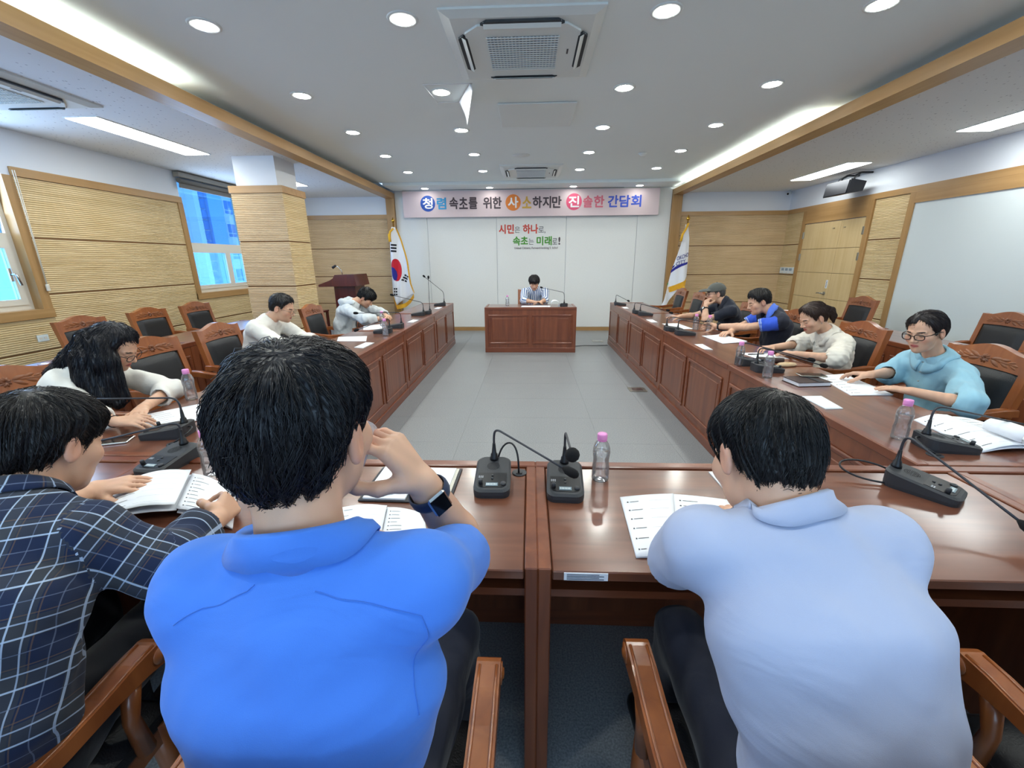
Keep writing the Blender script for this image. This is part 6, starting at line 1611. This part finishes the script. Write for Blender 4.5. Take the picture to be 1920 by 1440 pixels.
rp = thing('rolled_page', 'curled up white page beside the presenter\'s microphone', 'paper', (.43, 7.20, TZ+.006)); 
solid(MB().grid(lambda u, v: (.07*math.sin(-2.0+4.2*u)+.0, -.10+.2*v, .055+.055*math.cos(-2.0+4.2*u)-.03*u+.0), 14, 4), 'page', 'paper', .0012, rp)
rp2 = thing('rolled_page', 'curled page lying on the door side booklet', 'paper', (1.985, 1.68, TZ+.030))
solid(MB().grid(lambda u, v: (.045*math.sin(-2.2+3.6*u)-.0, -.075+.15*v, .030+.032*math.cos(-2.2+3.6*u)), 14, 4), 'page', 'paper', .0012, rp2)
plain('card_white', lin(226, 232, 236), .3, coat=.4)
def card(label, c):
    cx = np.mean([p[0] for p in c]); cy_ = np.mean([p[1] for p in c]); t = thing('name_plate', label, 'name plate', (cx, cy_, TZ), 0, 'blank white name plates')
    L = [np.array(p)-np.array([cx, cy_]) for p in c]
    MB().add([(x, y, .0005) for x, y in L]+[(x, y, .005) for x, y in L], [(0,1,2,3),(4,5,6,7),(0,1,5,4),(1,2,6,5),(2,3,7,6),(3,0,4,7)]).build('plate', 'card_white', t)
    a = [l*.86 for l in L]; MB().add([(x, y, .0052) for x, y in a]+[(x, y, .0058) for x, y in a], [(0,1,2,3),(4,5,6,7),(0,1,5,4),(1,2,6,5),(2,3,7,6),(3,0,4,7)]).build('insert', 'paper', t)
card('white name plate lying in front of the light blue blouse woman', [(1.53, 2.31), (1.645, 2.32), (1.62, 2.11), (1.525, 2.10)])
card('white name plate lying before the pale polo man', [(.655, 1.405), (.745, 1.41), (.75, 1.23), (.66, 1.22)])
card('white name plate lying before the reaching man', [(1.49, 3.83), (1.58, 3.85), (1.57, 3.60), (1.48, 3.62)])
card('white name plate lying before the man in glasses', [(-1.59, 3.68), (-1.575, 3.92), (-1.485, 3.90), (-1.495, 3.64)])
card('white name plate on the window side table beyond the hooded man', [(-1.56, 5.28), (-1.55, 5.52), (-1.465, 5.50), (-1.475, 5.26)])
card('white name plate on the door side table beyond the man in the cap', [(1.49, 5.49), (1.585, 5.50), (1.58, 5.25), (1.485, 5.24)])
card('white name plate near the far end of the door side tables', [(1.49, 7.02), (1.585, 7.03), (1.58, 6.80), (1.485, 6.79)])
card('white name plate near the far end of the window side tables', [(-1.56, 6.85), (-1.55, 7.08), (-1.465, 7.06), (-1.475, 6.83)])

# ------------------------------------------------------------------ phones, notebooks, cup, pen
def phone(label, x, y, z, rz, body='chrome'):
    t = thing('phone', label, 'phone', (x, y, z), rz, 'phones on the tables')
    MB().box(-.037, .037, -.078, .078, 0, .008, bev=.003).build('case', body, t); MB().box(-.034, .034, -.075, .075, .0078, .0086).build('screen', 'black_gloss', t)
    MB().box(-.006, .006, .066, .069, .0086, .0089).build('speaker_slit', 'dark_metal', t)
plain('leather_brown', lin(58, 42, 40), .5, bump=.2, bscale=300); plain('folio_dark', lin(40, 40, 46), .5); plain('sticky', lin(232, 228, 130), .7)
nb = thing('notebook', 'dark brown leather notebook with white pages under a phone', 'notebook', (1.725, 2.585, TZ), .10)
MB().box(-.105, .105, -.075, .075, .0005, .004, bev=.001).build('cover', 'leather_brown', nb); MB().box(-.100, .100, -.070, .070, .004, .024).build('pages', 'paper', nb); MB().box(-.105, .105, -.075, .075, .024, .028, bev=.001).build('cover', 'leather_brown', nb)
MB().box(.02, .05, -.0765, .0765, .0285, .031).build('strap', 'folio_dark', nb)
phone('phone lying on the brown notebook', 1.795, 2.655, TZ+.031, PI/2-.1, 'steel'); phone('phone with a silver rim beside the long haired woman\'s microphone', -1.83, 1.61, TZ+.0005, -PI/2+.35)
po_ = thing('pouch', 'small beige wallet pouch on the table before the ponytail woman', 'pouch', (1.86, 3.03, TZ), .2); plain('beige_pouch', lin(206, 178, 140), .6)
MB().lathe([(0, .0005), (.04, .001), (.052, .010), (.045, .022), (.02, .028), (0, .028)], 18, sx=1.5, sy=.7).build('pouch_body', 'beige_pouch', po_); MB().tube([(-.07, 0, .020), (0, -.01, .029), (.07, 0, .020)], .002, 6).build('zipper', 'brass', po_)
cs_ = thing('pencil_case', 'dark brown pencil case behind the beige pouch', 'case', (1.80, 3.14, TZ), 1.3)
MB().tube([(0, -.09, .02), (0, .09, .02)], .0195, 12).build('case_body', 'leather_brown', cs_); MB().tube([(0, -.08, .0395), (0, .08, .0395)], .002, 6).build('zipper', 'steel', cs_)
fo = thing('folio', 'dark folio with white note sheets beside the drinking man', 'folio', (-.40, 1.29, TZ), -.02)
MB().box(-.155, .15, -.115, .115, .0005, .006, bev=.002).build('cover', 'folio_dark', fo); MB().box(-.140, .0, -.108, .108, .006, .012).build('sheets', 'paper', fo); MB().box(.01, .128, -.100, .110, .006, .010).build('sheets', 'paper', fo); MB().box(.128, .140, -.105, .110, .006, .008).build('elastic_band', 'steel', fo)
sn = thing('sticky_note', 'yellow sticky note on the folio sheets', 'note', (-.49, 1.245, TZ+.0125), .05); MB().box(-.03, .03, -.03, .03, 0, .002).build('note_sheet', 'sticky', sn)
phone('black phone lying on the folio', -.43, 1.255, TZ+.0125, -PI/2+.35, 'dark_metal')
pen = thing('pen', 'black pen in the plaid man\'s hand', 'pen', (-.945, 1.145, .79)); MB().tube([(.045, -.055, .03), (0, 0, .0), (-.03, .045, -.028), (-.034, .052, -.036)], [.0042, .0045, .004, .001], 8).build('barrel', 'black_plastic', pen); MB().tube([(.043, -.050, .034), (.012, -.012, .013)], .0014, 6).build('clip', 'chrome', pen)
pen2 = thing('pen', 'thin pen lying on the sheet behind the ponytail woman\'s microphones', 'pen', (1.84, 3.40, TZ+.006)); MB().tube([(-.07, 0, 0), (.06, .02, 0), (.07, .0215, 0)], [.004, .004, .001], 8).build('barrel', 'dark_metal', pen2); MB().tube([(-.07, 0, .0045), (-.03, .006, .0045)], .001, 5).build('clip', 'chrome', pen2)
cu_ = thing('cup', 'clear plastic cup held to the blue shirt man\'s mouth', 'cup', (-.282, .618, 1.212))
def cupm(): return MB().lathe([(0, -.034), (.018, -.034), (.020, -.030), (.024, .026), (.025, .034)], 22, cap=False)
plain('cup_film', lin(226, 226, 232), .25, trans=.0, alpha=.38)
solid(cupm().xf(Matrix.Rotation(-.9, 4, 'X')), 'cup_wall', 'cup_film', .0012, cu_)
MB().tube([tuple(Matrix.Rotation(-.9, 4, 'X') @ Vector((.025*math.cos(a), .025*math.sin(a), .034))) for a in np.linspace(0, 2*PI, 25)], .0014, 6, caps=False).build('cup_rim', 'cup_film', cu_)

# ------------------------------------------------------------------ cable grommets, leads, floor boxes
def grommet(label, x, y, lead):
    t = thing('cable_grommet', label, 'grommet', (x, y, TZ), 0, 'round cable grommets')
    MB().lathe([(.027, .0003), (.027, .003), (.024, .004), (0, .004)], 24).build('rim', 'mic_black', t); MB().box(-.012, .010, -.016, -.004, .004, .007, bev=.001).build('slot', 'mic_panel', t)
    MB().tube([(p[0]-x, p[1]-y, p[2]-TZ) for p in lead], .0035, 8).build('lead', 'black_plastic', t)
def bez(pts, n=16):
    out = []; P_ = [np.array(p, float) for p in pts]
    for k in range(n+1):
        q = list(P_); s = k/n
        while len(q) > 1: q = [a*(1-s)+b*s for a, b in zip(q[:-1], q[1:])]
        out.append(tuple(q[0]))
    return out
grommet('round black grommet beside the paired centre microphones', -.035, 1.385, bez([(-.115, 1.40, .795), (-.10, 1.43, .88), (-.03, 1.40, .90), (-.04, 1.375, .80), (-.037, 1.374, .757)]))
grommet('round black grommet behind the door side microphone near the rolled page', 1.60, 1.575, bez([(1.615, 1.66, .79), (1.56, 1.66, .80), (1.55, 1.60, .79), (1.60, 1.575, .757)]))
grommet('round black grommet beside the window side microphone', -1.53, 1.60, bez([(-1.545, 1.70, .79), (-1.49, 1.70, .80), (-1.48, 1.63, .79), (-1.53, 1.60, .757)]))
cb = thing('microphone_lead', 'looped black lead behind the pale polo man\'s microphone', 'cable', (1.22, 1.40, TZ+.006)); MB().tube([(p[0]-1.22, p[1]-1.40, p[2]-TZ-.006) for p in bez([(1.265, 1.37, .785), (1.20, 1.44, .82), (1.05, 1.47, .80), (1.09, 1.36, .757), (1.24, 1.335, .757)], 20)], .0035, 8).build('lead', 'black_plastic', cb)
for x, y, l in ((1.29, 4.86, 'steel floor socket plate beside the door side tables'), (1.30, 8.0, 'small floor socket plate near the end wall')):
    t = thing('floor_socket', l, 'socket', (x, y, .0008)); MB().box(-.10, .10, -.085, .085, 0, .006, bev=.002).build('plate', 'steel', t); MB().box(-.06, .06, -.05, .05, .006, .008).build('lid', 'chrome', t)
fc_ = thing('floor_cable', 'thin black cable on the floor from the presenter table to the door side tables', 'cable', (.8, 7.5, .006)); MB().tube([(-.02, -.02, 0), (.2, .06, 0), (.40, .05, 0), (.62, .09, 0)], .005, 6).build('lead', 'black_plastic', fc_)
